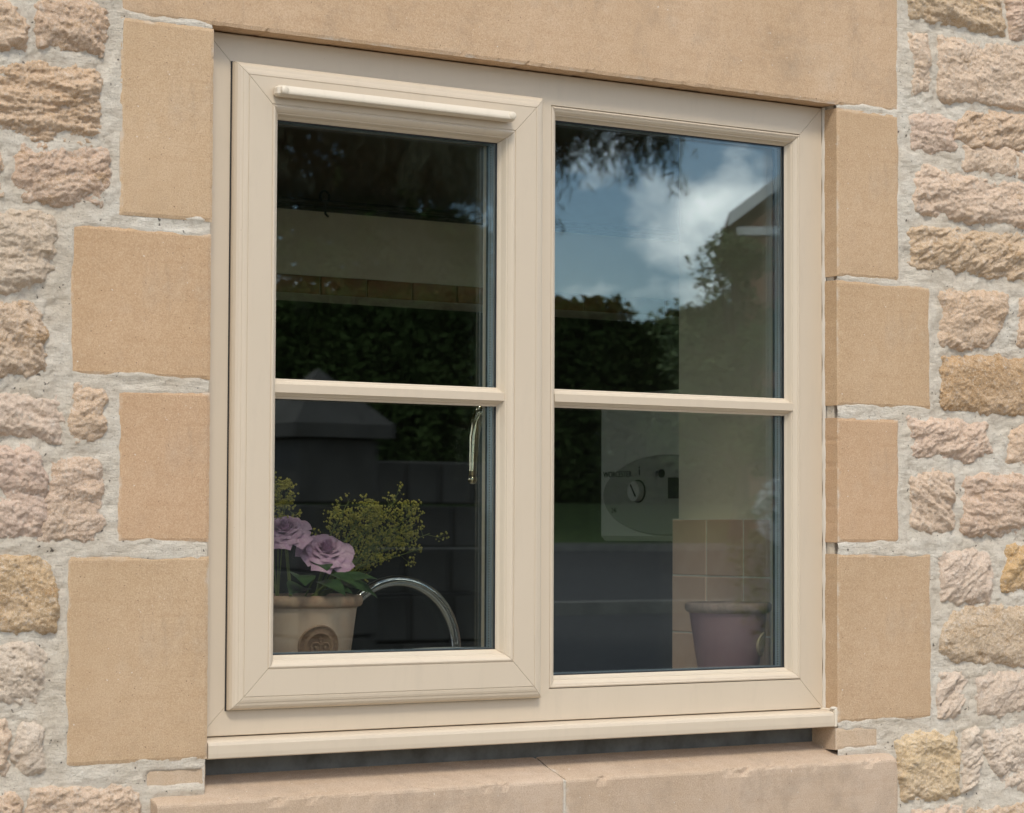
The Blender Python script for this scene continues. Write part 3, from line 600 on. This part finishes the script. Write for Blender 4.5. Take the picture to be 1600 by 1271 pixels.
# handle on the room side of the sash
hnd = build('handle', *bevbox(.5520, .5660, .0522, .0560, .455, .515, .0015), M['brass'], win, label='polished lever handle seen through the lower pane')
build('handle_lever', *tube([(.559, .056, .492), (.558, .075, .493), (.553, .088, .4955), (.5465, .094, .494), (.541, .095, .480), (.537, .094, .455), (.534, .092, .425), (.532, .090, .402), (.531, .089, .392)], [.009, .009, .009, .0100, .0100, .0088, .0076, .0066, .0062], 14), M['brass'], hnd, smooth=True)
build('handle_knob', *sphere((.5305, .0885, .3875), .0080, 10), M['brass'], hnd, smooth=True)
build('handle_tip', *sphere((.5475, .094, .5000), .0078, 10, 1, 1, 1.4), M['brass'], hnd, smooth=True)

# ------------------------------------------------------------------ THE KITCHEN BEHIND THE GLASS
def struct(name, V, F, m, **k):
    o = build(name, V, F, m, **k); o['kind'] = 'structure'; return o
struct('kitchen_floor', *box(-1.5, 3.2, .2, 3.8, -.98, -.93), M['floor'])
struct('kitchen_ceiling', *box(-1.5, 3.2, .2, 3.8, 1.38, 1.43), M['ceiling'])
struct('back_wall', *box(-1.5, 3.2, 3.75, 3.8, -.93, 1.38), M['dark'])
struct('left_wall', *join(box(-1.55, -1.5, .2, .55, -.93, 1.38), box(-1.55, -1.5, 2.6, 3.8, -.93, 1.38), box(-1.55, -1.5, .55, 2.6, -.93, 0.02), box(-1.55, -1.5, .55, 2.6, 1.22, 1.38)), M['ceiling'])   # with an unseen opening, added so daylight reaches the boiler and cream pier
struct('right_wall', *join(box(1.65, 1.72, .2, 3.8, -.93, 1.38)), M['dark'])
struct('wall_pier', *box(1.272, 1.65, .2, .4985, -.93, 1.38), M['wall'])
bulk = empty('bulkhead', (1.0, .8, 1.38), 'cream bulkhead across the kitchen with a brown tiled lower edge', 'bulkhead')
build('bulkhead_face', *box(-.6, 1.649, .802, .95, .7805, .902), M['wall'], bulk)
build('bulkhead_top', *box(-.6, 1.649, .83, .95, .922, 1.379), M['ceiling'], bulk)
build('cornice', *join(bevbox(-.6, 1.649, .79, .83, .9022, .9115, .003), bevbox(-.6, 1.649, .78, .829, .9118, .9225, .004)), M['dark'], bulk)
build('tile_bed', *box(-.6, 1.649, .806, .95, .746, .7803), M['grout'], bulk)
k = 0; x = -.36
while x < 1.60:
    build('border_tile', *bevbox(x + .001, x + .0995, .7995, .806, .7465 + random.uniform(-.0004, .0004), .7798, .0012), M['btile'], bulk); x += .1017
hk = empty('ceiling_hook', (.6535, .79, .9174), 'small black hook on the ledge above the pale bulkhead', 'hook')
build('hook_loop', *tube([(.6535 + .010 * math.cos(a), .783, .928 + .011 * math.sin(a)) for a in np.linspace(-1.4, 4.2, 18)], .0025, 8), M['gasket'], hk, smooth=True)
build('hook_shank', *tube([(.6535, .783, .917), (.6535, .779, .895), (.659, .777, .890)], .0022, 8), M['gasket'], hk)

# tiled splashback on the pier
spl = empty('tiled_splashback', (1.272, .35, .05), 'beige square wall tiles with pale grout behind the mauve pot', 'tiles')
build('tile_bed', *box(1.2516, 1.2718, .201, .4915, .026, .3290), M['grout'], spl)
ty = [.4912, .3865, .2790, .2010]
for r_ in range(4):
    zt = .3272 - r_ * .1066; zb = zt - .1040
    for c_ in range(3):
        ya, yb = ty[c_ + 1] + .0028, ty[c_]
        if zb < -.02: zb = -.02
        build('tile', *bevbox(1.2500 + random.uniform(-.0004, .0004), 1.2575, ya, yb, zb, zt, .0016), M['tile'], spl)
# boiler in the recess
boil = empty('wall_boiler', (1.52, .74, .285), 'white wall boiler with an oval grey control panel behind the right pane', 'boiler')
build('casing', *bevbox(1.4, 1.648, .50, .9330, .2849, .5880, .010), M['boiler'], boil)
a_ = np.linspace(0, 2 * np.pi, 64, endpoint=False); Pn = [(1.3965, .705 + .206 * math.cos(t), .377 + .0785 * math.sin(t)) for t in a_] + [(1.3998, .705 + .209 * math.cos(t), .377 + .0815 * math.sin(t)) for t in a_]
ctl = build('control_panel', Pn, [tuple(range(64))] + [(k, (k + 1) % 64, 64 + (k + 1) % 64, 64 + k) for k in range(64)], M['panel'], boil); fixnorm(ctl)
def disc(x0, x1, y, z, r, n=32):
    V = [(x, y + r * math.cos(t), z + r * math.sin(t)) for x in (x0, x1) for t in np.linspace(0, 2 * np.pi, n, endpoint=False)]
    return V, [tuple(range(n)), tuple(range(n, 2 * n))[::-1]] + [(k, (k + 1) % n, n + (k + 1) % n, n + k) for k in range(n)]
kn = fixnorm(build('dial', *disc(1.3825, 1.3966, .790, .3856, .0200), M['boiler'], ctl)); 
fixnorm(build('dial', *join(disc(1.3950, 1.3964, .790, .3856, .0235)), M['print_'], boil))
build('dial_pointer', *[(lambda q: q)(x_) for x_ in bevbox(1.3805, 1.3824, .7885, .7915, .372, .402, .0004)], M['print_'], boil).rotation_euler = (R(-35), 0, 0)
fixnorm(build('button', *disc(1.393, 1.3966, .712, .4206, .0085), M['gasket'], boil)); fixnorm(build('button', *disc(1.394, 1.3966, .729, .4206, .006), M['steel'], boil))
build('display', *bevbox(1.393, 1.3966, .655, .690, .370, .412, .001), M['gasket'], boil)
build('info_mark', *join(bevbox(1.3955, 1.3967, .7860, .7885, .418, .430, .0003), sphere((1.3962, .7872, .4345), .0016, 6)), M['print_'], boil)
def to_mesh(name, c):
    tmp = bpy.data.objects.new(name, c); me = bpy.data.meshes.new_from_object(tmp); bpy.data.objects.remove(tmp); me.name = name
    o = bpy.data.objects.new(name, me); col.objects.link(o); return o
def text(s_, size, loc, rot, m, parent, name='lettering', ext=.0004):
    c = bpy.data.curves.new(name, 'FONT'); c.body = s_; c.size = size; c.extrude = ext; c.align_x = 'CENTER'; c.align_y = 'CENTER'; c.materials.append(m)
    o = to_mesh(name, c); o.parent = parent; o.location = Vector(loc) - rootloc(parent); o.rotation_euler = rot; return o
text('WORCESTER', .0165, (1.3962, .862, .4205), (R(90), 0, R(-90)), M['print_'], boil)
text('24i', .015, (1.3962, .874, .347), (R(90), 0, R(-90)), M['print_'], boil)
# dark cupboards deep in the room, worktop and inner sill
cup = empty('kitchen_units', (.5, 3.4, -.93), 'dark kitchen cupboards at the back of the room', 'cupboards')
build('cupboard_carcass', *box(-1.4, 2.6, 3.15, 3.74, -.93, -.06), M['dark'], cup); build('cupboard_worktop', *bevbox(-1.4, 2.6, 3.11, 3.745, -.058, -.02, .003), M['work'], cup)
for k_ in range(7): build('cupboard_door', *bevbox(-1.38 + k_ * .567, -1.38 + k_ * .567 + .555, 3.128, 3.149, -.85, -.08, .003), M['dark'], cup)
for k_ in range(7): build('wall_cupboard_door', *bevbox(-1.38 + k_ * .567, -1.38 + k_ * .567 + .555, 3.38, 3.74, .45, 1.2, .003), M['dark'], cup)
build('worktop_near', *bevbox(-1.4, 1.64, .501, .86, -.07, -.03, .003), M['work'], None); bpy.data.objects['worktop_near'].name = 'worktop'
wt = bpy.data.objects['worktop']; wt['label'] = 'dark kitchen worktop just inside the window'; wt['category'] = 'worktop'
isl = build('inner_sill', *join(bevbox(-.058, 1.271, .0625, .2, -.034, .0255, .003), bevbox(-.10, 1.2495, .2002, .5005, -.034, .0255, .003)), M['sillb']); isl['label'] = 'white inner window board the pots stand on'; isl['category'] = 'sill board'

# chrome tap
tap = empty('kitchen_tap', (.463, .40, .0255), 'chrome swan neck kitchen tap arching behind the terracotta pot', 'tap')
ap = [(.583 - .120 * math.cos(a), .40, .0985 + .120 * math.sin(a)) for a in np.linspace(0, math.pi, 40)]
build('spout', *tube([(.463, .40, .03)] + ap + [(.703, .40, .083)], .0096, 20), M['chrome'], tap, smooth=True)
build('tap_base', *tube([(.463, .40, .0256), (.463, .40, .045), (.463, .40, .05)], [.026, .024, .015], 24), M['chrome'], tap, smooth=True)
build('nozzle', *tube([(.703, .40, .0828), (.703, .40, .070)], .0125, 20), M['chrome'], tap)
V, F = lathe(.640, .275, [(.040, .0258), (.06, .04), (.088, .084), (.095, .1015), (.0930, .1040), (.090, .1015), (.084, .084), (.055, .046), (.0, .040)], 56)
o = build('serving_bowl', V, F, M['dish'], smooth=True); o['label'] = 'pale round bowl just showing its rim below the chrome tap'; o['category'] = 'bowl'

# ---- terracotta pot with roses
PX, PY = .258, .165; PZ = .0257
pot = empty('terracotta_pot', (PX, PY, PZ), 'cream terracotta pot with a round crown seal holding the roses', 'plant pot')
V, F = lathe(PX, PY, [(.0, PZ), (.066, PZ), (.069, PZ + .004), (.0885, .182), (.089, .184)], 72); build('pot_body', V, F, M['pot'], pot, smooth=True)
V, F = lathe(PX, PY, [(.0892, .1845), (.0950, .186), (.0975, .189), (.0985, .195), (.0972, .201), (.0935, .2035), (.0895, .203), (.086, .196), (.084, .17)], 72); build('pot_rim', V, F, M['rim'], pot, smooth=True)
V, F = lathe(PX, PY, [(.0, .186), (.05, .188), (.085, .184)], 32); build('potting_soil', V, F, M['soil'], pot, smooth=True)
def seal(px, py, zc, rr, rpot, ang, slope, m, parent, words):
    """embossed medallion on a pot, at angle ang round it"""
    base = Matrix.Translation((px, py, zc)) @ Matrix.Rotation(ang, 4, 'Z') @ Matrix.Translation((0, -rpot, 0)) @ Matrix.Rotation(slope, 4, 'X')
    def add(name, V, F, smooth=False): return fixnorm(build(name, [tuple(base @ Vector(v)) for v in V], F, m, parent, smooth=smooth))
    def curve(x): return (x * x) / (2 * rpot)
    n = 56; V = []; prof = [(0, -.0012), (rr * .58, -.0012), (rr * .60, -.0026), (rr * .64, -.0026), (rr * .66, -.0014), (rr * .90, -.0014), (rr * .92, -.0034), (rr * .98, -.0034), (rr, -.001), (rr, .006)]
    for k in range(n):
        t = 2 * math.pi * k / n
        for (r_, y_) in prof: x_ = r_ * math.cos(t); V.append((x_, y_ + curve(x_) , r_ * math.sin(t)))
    s_ = add('seal', V, grid_faces(n, len(prof), True), True)
    # crown: band, arches, orbs and cross
    parts = []; q = rr * .5
    parts.append(tube([(x_, -.0022 + curve(x_), -q * .55 - .10 * q * math.cos(x_ / q * 1.5)) for x_ in np.linspace(-q * .75, q * .75, 9)], q * .10, 6))
    for sx in (-1, 1):
        parts.append(tube([(sx * q * .75, -.002, -q * .5), (sx * q * .92, -.002, 0), (sx * q * .70, -.003, q * .34), (sx * q * .3, -.003, q * .36), (0, -.003, q * .12)], q * .09, 6))
        parts.append(tube([(sx * q * .35, -.002, -q * .5), (sx * q * .46, -.002, -q * .1), (sx * q * .3, -.003, q * .2)], q * .07, 6)); parts.append(sphere((sx * q * .45, -.002, -q * .08), q * .17, 6))
    parts += [sphere((0, -.0025, q * .42), q * .13, 6), tube([(0, -.002, -q * .5), (0, -.003, q * .3)], q * .08, 6), tube([(0, -.0028, q * .45), (0, -.0028, q * .95)], q * .07, 6), tube([(-q * .2, -.0028, q * .72), (q * .2, -.0028, q * .72)], q * .06, 6)]
    parts = [(([(x_, y_ + 0, z_) for x_, y_, z_ in v]), f) for v, f in parts]; add('crown_emblem', *join(*parts))
    nW = len(words)
    for k, ch in enumerate(words):
        if ch == ' ': continue
        t = R(205) - R(230) * k / (nW - 1)
        mt = base @ Matrix.Translation((rr * .78 * math.cos(t), -.0016 + curve(rr * .78 * math.cos(t)), rr * .78 * math.sin(t))) @ Matrix.Rotation(-(t - math.pi / 2), 4, 'Y') @ Matrix.Rotation(math.pi / 2, 4, 'X')
        c = bpy.data.curves.new('seal_letter', 'FONT'); c.body = ch; c.size = rr * .30; c.extrude = .0009; c.align_x = 'CENTER'; c.align_y = 'CENTER'; c.materials.append(m)
        o = to_mesh('seal_letter', c); o.parent = s_
        mt.translation = mt.translation - rootloc(s_); o.matrix_local = mt
seal(PX, PY, .1255, .0335, .0815, R(-8), R(6.5), M['medal'], pot, 'BOTANIC GARDENS')

# mauve pot
QX, QY = 1.122, .165
pot2 = empty('mauve_pot', (QX, QY, PZ), 'mauve glazed pot with a worn grey rim beside the tiles', 'plant pot')
V, F = lathe(QX, QY, [(.0, PZ), (.046, PZ), (.048, PZ + .003), (.0685, .160), (.0690, .164)], 64); build('pot_body', V, F, M['mauve'], pot2, smooth=True)
V, F = lathe(QX, QY, [(.0688, .1625), (.0745, .165), (.0770, .170), (.0765, .1765), (.0735, .1805), (.069, .1800), (.066, .174), (.060, .12), (.045, .04), (0, .035)], 64); build('pot_rim', V, F, M['grey_rim'], pot2, smooth=True)
seal(QX, QY, .108, .0215, .0610, R(36), R(6.5), M['medal2'], pot2, 'BOTANIC GARDENS')

# ---- roses
def rose(c, rad, seed, label, tilt):
    t = empty('rose', (c[0], c[1], PZ + .165), label, 'rose', 'roses in the terracotta pot'); rg = random.Random(seed)
    T = Matrix.Translation(c) @ Matrix.Rotation(tilt[0], 4, 'X') @ Matrix.Rotation(tilt[1], 4, 'Y')
    N_ = 46
    for k in range(N_):
        f = k / (N_ - 1); ang = k * 2.399963 + rg.uniform(-.2, .2)
        r0 = rad * (.05 + .30 * f); out = rad * (.04 + .74 * f**1.1); hgt = rad * (.46 - .40 * f**1.6 + rg.uniform(-.03, .03)); wd = rad * (.22 + .50 * f); base = -rad * .35
        nu, nv = 11, 9; V = []
        for i in range(nu):
            uu = (i / (nu - 1) - .5) * 2
            for j in range(nv):
                vv = j / (nv - 1)
                rr = r0 * (1 - vv) * .8 + out * vv + rad * .22 * f * max(0, vv - .72) / .28 - abs(uu)**2 * rad * .10 * (1 - f)
                hh = base + (hgt - base) * (vv ** .8) - abs(uu)**2.4 * rad * .10 * vv - (rad * .26 * f) * max(0, vv - .75)**1.2 / .25 + rg.uniform(-1, 1) * rad * .006
                a_ = ang + uu * wd / max(rr, rad * .12) * .62 * (.35 + .65 * math.sin(math.pi * (.18 + .62 * vv)))
                V.append(tuple(T @ Vector((rr * math.cos(a_), rr * math.sin(a_), hh))))
        build('petal', V, grid_faces(nu, nv), M['rose'], t, smooth=True)
    V = [tuple(T @ Vector(v)) for v in tube([(0, 0, -rad * .35), (0, 0, -rad * .5)], [rad * .3, rad * .12], 10)[0]]; build('calyx', V, tube([(0, 0, 0), (0, 0, 1)], 1, 10)[1], M['sepal'], t)
    build('stem', *tube([tuple(T @ Vector((0, 0, -rad * .45))), (c[0] * .6 + PX * .4, c[1] * .6 + PY * .4, .20), (PX, PY, .188)], .0028, 8), M['twig'], t)
    return t
rose((.3000, .158, .270), .0510, 3, 'fully open lilac rose to the right in the terracotta pot', (R(38), R(-14)))
rose((.2330, .172, .304), .0480, 8, 'lilac rose at the left, partly hidden by the window sash', (R(32), R(-20)))
def leafmesh(c, d, upv, L_, W_, fold=.2, nseg=8):
    d = Vector(d).normalized(); upv = Vector(upv); s_ = d.cross(upv).normalized(); n_ = s_.cross(d).normalized(); V = []
    for i in range(nseg + 1):
        t = i / nseg; w_ = W_ * math.sin(math.pi * t ** .8) * (1 + .06 * (i % 2)); cpt = Vector(c) + d * L_ * t - Vector((0, 0, 1)) * L_ * .35 * t * t
        V += [tuple(cpt - s_ * w_ + n_ * w_ * fold), tuple(cpt), tuple(cpt + s_ * w_ + n_ * w_ * fold)]
    return V, grid_faces(nseg + 1, 3)
fol = empty('rose_foliage', (PX, PY, .188), 'dark green rose leaves spilling over the rim of the terracotta pot', 'leaves')
for k, (c_, d_, l_, w_) in enumerate([((.290, .11, .222), (1, -.3, .5), .075, .017), ((.285, .10, .222), (.8, -1, .1), .052, .017), ((.245, .09, .225), (.3, -1, .0), .06, .02), ((.275, .10, .236), (.6, -.8, -.1), .045, .016), ((.22, .10, .235), (-.4, -1, .1), .06, .02), ((.30, .13, .215), (1, .2, .25), .07, .017), ((.25, .10, .25), (-.2, -1, .2), .05, .018), ((.315, .12, .225), (.9, -.6, -.2), .05, .016), ((.24, .12, .215), (-.8, -.6, .2), .06, .02), ((.265, .11, .21), (.5, -1, .35), .06, .018)]):
    build('leaf', *leafmesh(c_, d_, (0, -.4, 1), l_, w_), M['sepal'], fol, smooth=True)
build('foliage_stem', *join(tube([(PX, PY, .186), (.285, .12, .225)], .0015, 6), tube([(PX, PY, .186), (.245, .10, .23)], .0015, 6)), M['twig'], fol)
# ---- airy yellow-green filler flowers
def spray(label, base, tips, seed, n_fl):
    rg = random.Random(seed); t = empty('filler_flower_spray', base, label, 'filler flowers', 'airy filler flowers in the terracotta pot'); st = []; nodes = []
    b = Vector(base)
    for tp in tips:
        tp = Vector(tp); midp = b.lerp(tp, .55) + Vector((rg.uniform(-.01, .01), rg.uniform(-.01, .01), .015)); st.append(tube([b, midp, tp], [.0013, .0010, .0006], 5))
        for q in range(8):
            u = rg.uniform(.62, 1.); p0 = midp.lerp(tp, (u - .45) / .55); dirn = Vector((rg.gauss(0, 1), rg.gauss(0, .8), rg.gauss(.5, .8))).normalized(); p1 = p0 + dirn * rg.uniform(.010, .022); st.append(tube([p0, p1], [.0006, .0004], 4, False))
            for s2 in range(4):
                dd = (dirn + Vector((rg.gauss(0, .6), rg.gauss(0, .6), rg.gauss(0, .6)))).normalized(); p2 = p1 + dd * rg.uniform(.006, .015); st.append(tube([p1, p2], [.0004, .0003], 3, False)); nodes.append(p2)
    fl = []
    for _ in range(n_fl):
        c = nodes[rg.randrange(len(nodes))] + Vector((rg.gauss(0, .0028), rg.gauss(0, .0028), rg.gauss(0, .0028))); r_ = rg.uniform(.0013, .0026)
        fl.append(([tuple(c + Vector(v) * r_) for v in ((1, 0, 0), (-1, 0, 0), (0, 1, 0), (0, -1, 0), (0, 0, 1), (0, 0, -1))], [(0, 2, 4), (2, 1, 4), (1, 3, 4), (3, 0, 4), (2, 0, 5), (1, 2, 5), (3, 1, 5), (0, 3, 5)]))
    build('flower_stems', *join(*st), M['twig'], t); o = build('florets', *join(*fl), M['floret'], t); o['kind'] = 'stuff'
spray('large airy spray of tiny yellow green flowers right of the roses', (PX + .03, PY + .01, .19), [(.335, .19, .315), (.37, .21, .33), (.40, .20, .345), (.42, .21, .355), (.45, .20, .345), (.47, .22, .355), (.49, .20, .335), (.50, .21, .315), (.47, .19, .305), (.44, .21, .30), (.41, .2, .315), (.46, .2, .285), (.43, .18, .265), (.40, .19, .28), (.49, .21, .295), (.515, .21, .335), (.52, .2, .30), (.505, .2, .275), (.355, .19, .345), (.44, .21, .33), (.42, .19, .335), (.40, .21, .3), (.385, .19, .255), (.41, .2, .24)], 5, 2100)
spray('small airy yellow green spray standing behind the left rose', (PX - .03, PY + .02, .19), [(.235, .20, .385), (.215, .20, .36), (.255, .21, .365), (.24, .2, .345), (.20, .2, .34)], 9, 700)

# ------------------------------------------------------------------ ACROSS THE ROAD: what the glass mirrors
def leaves(pts, size, seed, droop=0., aspect=.5):
    """one small bent leaf (two tris) per point"""
    rg = np.random.RandomState(seed); n = len(pts); d = rg.randn(n, 3); d[:, 2] *= .6; d = d * (1 - droop) + np.array([0, 0, -1.]) * droop * 1.6; d /= np.linalg.norm(d, axis=1)[:, None]; e = rg.randn(n, 3); e -= (e * d).sum(1)[:, None] * d; e /= np.linalg.norm(e, axis=1)[:, None]
    s_ = size * rg.uniform(.6, 1.3, n)[:, None]; V = np.stack([pts - d * s_, pts + e * s_ * aspect, pts + d * s_, pts - e * s_ * aspect], 1).reshape(-1, 3); return V, np.arange(4 * n).reshape(-1, 4)
def tree(name, label, cat, base, hgt, rad, n, m, seed, clumps=26, size=.09, trunk_h=None, flat=.8, group=None):
    t = empty(name, base, label, cat, group); rg = np.random.RandomState(seed); bx, by, bz = base; th = trunk_h or hgt * .35
    cs_ = []; tr = [tube([(bx, by, bz - .1), (bx + .1, by, bz + th * .6), (bx, by, bz + hgt * .75)], [rad * .09 + .04, rad * .07, .03], 9)]
    for k in range(clumps):
        a = rg.rand() * 6.283; r_ = rad * math.sqrt(rg.rand()) * .8; zz = bz + th + (hgt - th) * rg.rand(); r_ *= math.sqrt(max(.08, 1 - ((zz - bz - th) / (hgt - th))**2)) ; c = (bx + r_ * math.cos(a), by + r_ * math.sin(a), zz); cs_.append(c); tr.append(tube([(bx, by, bz + th * .8 + (zz - bz - th) * .4), c], [.05, .015], 6, False))
    build('trunk', *join(*tr), M['bark'], t); P_ = []
    for c in cs_:
        k = n // clumps; q = rg.randn(k, 3); q /= np.linalg.norm(q, axis=1)[:, None]; q *= (rg.rand(k, 1) ** .4) * rad * rg.uniform(.25, .42); q[:, 2] *= flat; P_.append(q + np.array(c))
    build('crown', *leaves(np.vstack(P_), size, seed), m, t)
hg = 'trees and bushes mirrored in the glass'
rg = np.random.RandomState(3)
hx = rg.uniform(12, 34, 170000); hz = rg.rand(170000) ** .8; hy = -32.5 - rg.rand(170000) * 1.6
top = 4.25 + .16 * np.sin(hx * .9) + .14 * np.sin(hx * 2.3 + 1) + .1 * np.sin(hx * 5.1)
hp = np.stack([hx, hy, .6 + hz * (top - .6)], -1); hd = empty('hedge', (18, -33, .7), 'tall dark hedge mirrored low in the right pane', 'hedge'); build('hedge_foliage', *leaves(hp, .09, 4), M['hedge'], hd); build('hedge_stems', *join(*[tube([(x_, -33.3, .5), (x_ + .1, -33.3, 2.6)], .04, 6) for x_ in np.arange(12, 34, .8)]), M['bark'], hd)
tree('broadleaf_tree', 'loose green tree mirrored beside the roof in the right pane', 'tree', (21.5, -25.0, .2), 4.15, 1.35, 8500, M['leaf'], 12, 34, size=.055, trunk_h=1.2)
tree('broadleaf_tree', 'low rounded tree mirrored on the skyline of the right pane', 'tree', (26.3, -36, .9), 3.3, 1.5, 6000, M['leaf'], 13, size=.09)
tree('broadleaf_tree', 'tall dark tree mirrored in the upper left pane', 'tree', (24.0, -38, 1.1), 8.2, 2.0, 30000, M['hedge'], 14, 60, .12, trunk_h=1.5)
tree('broadleaf_tree', 'broad dark tree mirrored at the left edge of the left pane', 'tree', (19.8, -36.5, .9), 9.5, 2.6, 34000, M['hedge'], 15, 60, .12, trunk_h=1.5)
tree('broadleaf_tree', 'dark tree filling the middle of the left pane reflection', 'tree', (23.9, -36.5, 1.0), 4.1, 1.6, 12000, M['hedge'], 16, 30, .11)
# cedar with drooping boughs
ced = empty('cedar_tree', (7.6, -16, -.75), 'dark cedar whose drooping boughs are mirrored at the top of both panes', 'tree'); tr = [tube([(7.6, -16, -.9), (7.7, -16, 2.5), (7.6, -16, 8)], [.30, .24, .08], 12)]; P_ = []
rg = random.Random(2)
for b_ in range(88):
    z0 = rg.uniform(2.6, 7.6)
    near = b_ >= 74
    if near: z0 = rg.uniform(4.7, 5.6)
    a = (rg.uniform(-.9, .9) if b_ % 3 else rg.uniform(0, 6.28)) if not near else rg.uniform(-.13, .10); L_ = rg.uniform(3.2, 5.6) * (1 - .05 * (z0 - 2.6))
    if near: L_ = rg.uniform(4.3, 6.0)
    elif abs(a) < 1.5: z0 = max(z0, 4.2); L_ = min(L_, 3.8 if a < .3 else 2.8)
    if a > 1.5 and a < 4.8: L_ *= .6
    nS = 26; pts = []
    for k in range(nS):
        u = k / (nS - 1); pts.append(Vector((7.6 + math.cos(a) * L_ * u, -16 + math.sin(a) * L_ * u, z0 + .35 * math.sin(u * 2.2) - 1.1 * u * u)))
    tr.append(tube(pts[::5] + [pts[-1]], [.05, .042, .034, .026, .018, .01, .008][:len(pts[::5]) + 1], 6, False))
    for k in range(3, nS):
        for s_ in range(11 if near else 5):
            dv = Vector((rg.gauss(0, .5), rg.gauss(0, .5), -rg.uniform(.35, 1.))).normalized() * rg.uniform(.25, .75); p0 = pts[k]
            for q in range(17): P_.append(tuple(p0 + dv * (q / 16.) + Vector((rg.gauss(0, .022), rg.gauss(0, .022), rg.gauss(0, .022)))))
build('trunk', *join(*tr), M['bark'], ced); build('needles', *leaves(np.array(P_), .085, 8, droop=.62, aspect=.10), M['conifer'], ced)
# house with a gable, turned to face the road
HO = Vector((25.45, -30.0, 0)); HX = Vector((.80, .60, 0)); HY = Vector((.60, -.80, 0))
def hb(V): return [tuple(HO + HX * x_ + HY * y_ + Vector((0, 0, z_))) for x_, y_, z_ in V]
gh = empty('gabled_house', tuple(HO + HX * 3 + HY * 3 + Vector((0, 0, .3))), 'brick house with a white edged gable mirrored at the right of the upper pane', 'house')
fixnorm(build('wall', hb(box(.25, 6.25, .25, 6.5, .1, 5.4)[0]), box(0, 1, 0, 1, 0, 1)[1], M['brickm'], gh))
fixnorm(build('gable_wall', hb([(.25, .25, 5.4), (6.25, .25, 5.4), (3.25, .25, 7.8), (.25, .45, 5.4), (6.25, .45, 5.4), (3.25, .45, 7.8)]), [(0, 1, 2), (5, 4, 3), (0, 3, 4, 1), (1, 4, 5, 2), (2, 5, 3, 0)], M['brickm'], gh))
for sx in (-1, 1):
    x1_, z1_ = 3.25 + sx * 3.3, 5.50; q8 = [(0, 1, 2, 3), (7, 6, 5, 4), (0, 4, 5, 1), (1, 5, 6, 2), (2, 6, 7, 3), (3, 7, 4, 0)]
    V = [(3.25, -.05, 8.0), (x1_, -.05, z1_), (x1_, 6.8, z1_), (3.25, 6.8, 8.0)]; V += [(a_1, b_1, c_1 + .10) for a_1, b_1, c_1 in V]; fixnorm(build('roof', hb(V), q8, M['roofm'], gh))
    V = [(3.25, -.10, 7.90), (x1_, -.10, z1_ - .10), (x1_, -.10, z1_ + .12), (3.25, -.10, 8.12)]; V += [(a_1, b_1 + .05, c_1) for a_1, b_1, c_1 in V]; fixnorm(build('barge_board', hb(V), q8, M['white'], gh))
fixnorm(build('fascia', hb(box(.1, 6.4, .12, .24, 5.28, 5.42)[0]), box(0, 1, 0, 1, 0, 1)[1], M['white'], gh))
for xa in (1.0, 4.0): fixnorm(build('window', hb(box(xa, xa + 1.3, .2, .248, 2.9, 4.2)[0]), box(0, 1, 0, 1, 0, 1)[1], M['gasket'], gh))
wb = empty('flowering_shrub', (12.85, -14, -.75), 'white flowering shrub mirrored over the wall tiles in the right pane', 'shrub')
rw = np.random.RandomState(8); q = rw.randn(900, 3); q /= np.linalg.norm(q, axis=1)[:, None]; build('shrub_leaves', *leaves(q * rw.rand(900, 1) ** .4 * np.array([.45, .45, .75]) + np.array([12.95, -14, 0.0]), .04, 3), M['leaf'], wb)
q = rw.randn(260, 3); q /= np.linalg.norm(q, axis=1)[:, None]; build('blossom', *leaves(q * np.array([.22, .22, .28]) + np.array([12.92, -13.9, .48]), .035, 4, aspect=.9), M['white'], wb)
# stone gate pier and low wall
pier = empty('gate_pier', (5.87, -9.6, -1.05), 'square gritstone gate pier with a pyramid cap mirrored low in the left pane', 'gate pier')
zt = .84; nb = 5
for k in range(nb):
    za = -1.1 + (zt + 1.1) * k / nb; build('pier_block', *bevbox(5.60, 6.13, -10.1, -9.57, za + .005, za + (zt + 1.1) / nb - .005, .012), M['gritm'], pier)
fixnorm(build('pier_cap', [(5.53, -10.17, zt), (6.20, -10.17, zt), (6.20, -9.50, zt), (5.53, -9.50, zt), (5.53, -10.17, zt + .08), (6.20, -10.17, zt + .08), (6.20, -9.50, zt + .08), (5.53, -9.50, zt + .08), (5.865, -9.83, zt + .42)], [(3, 2, 1, 0), (0, 1, 5, 4), (1, 2, 6, 5), (2, 3, 7, 6), (3, 0, 4, 7), (4, 5, 8), (5, 6, 8), (6, 7, 8), (7, 4, 8)], M['gritm'], pier))
lw = empty('garden_wall', (6.6, -9.8, -1.05), 'low dark stone garden wall running from the gate pier', 'wall')
rs = random.Random(4); z_ = -1.15
while z_ < .55:
    h = rs.uniform(.22, .32); x_ = 6.14
    while x_ < 7.12: l = rs.uniform(.2, .42); build('wall_stone', *bevbox(x_, min(x_ + l - .012, 7.15), -10.05 + rs.uniform(-.015, .015), -9.7, z_, z_ + h - .012, .012), M['gritm'], lw); x_ += l
    z_ += h
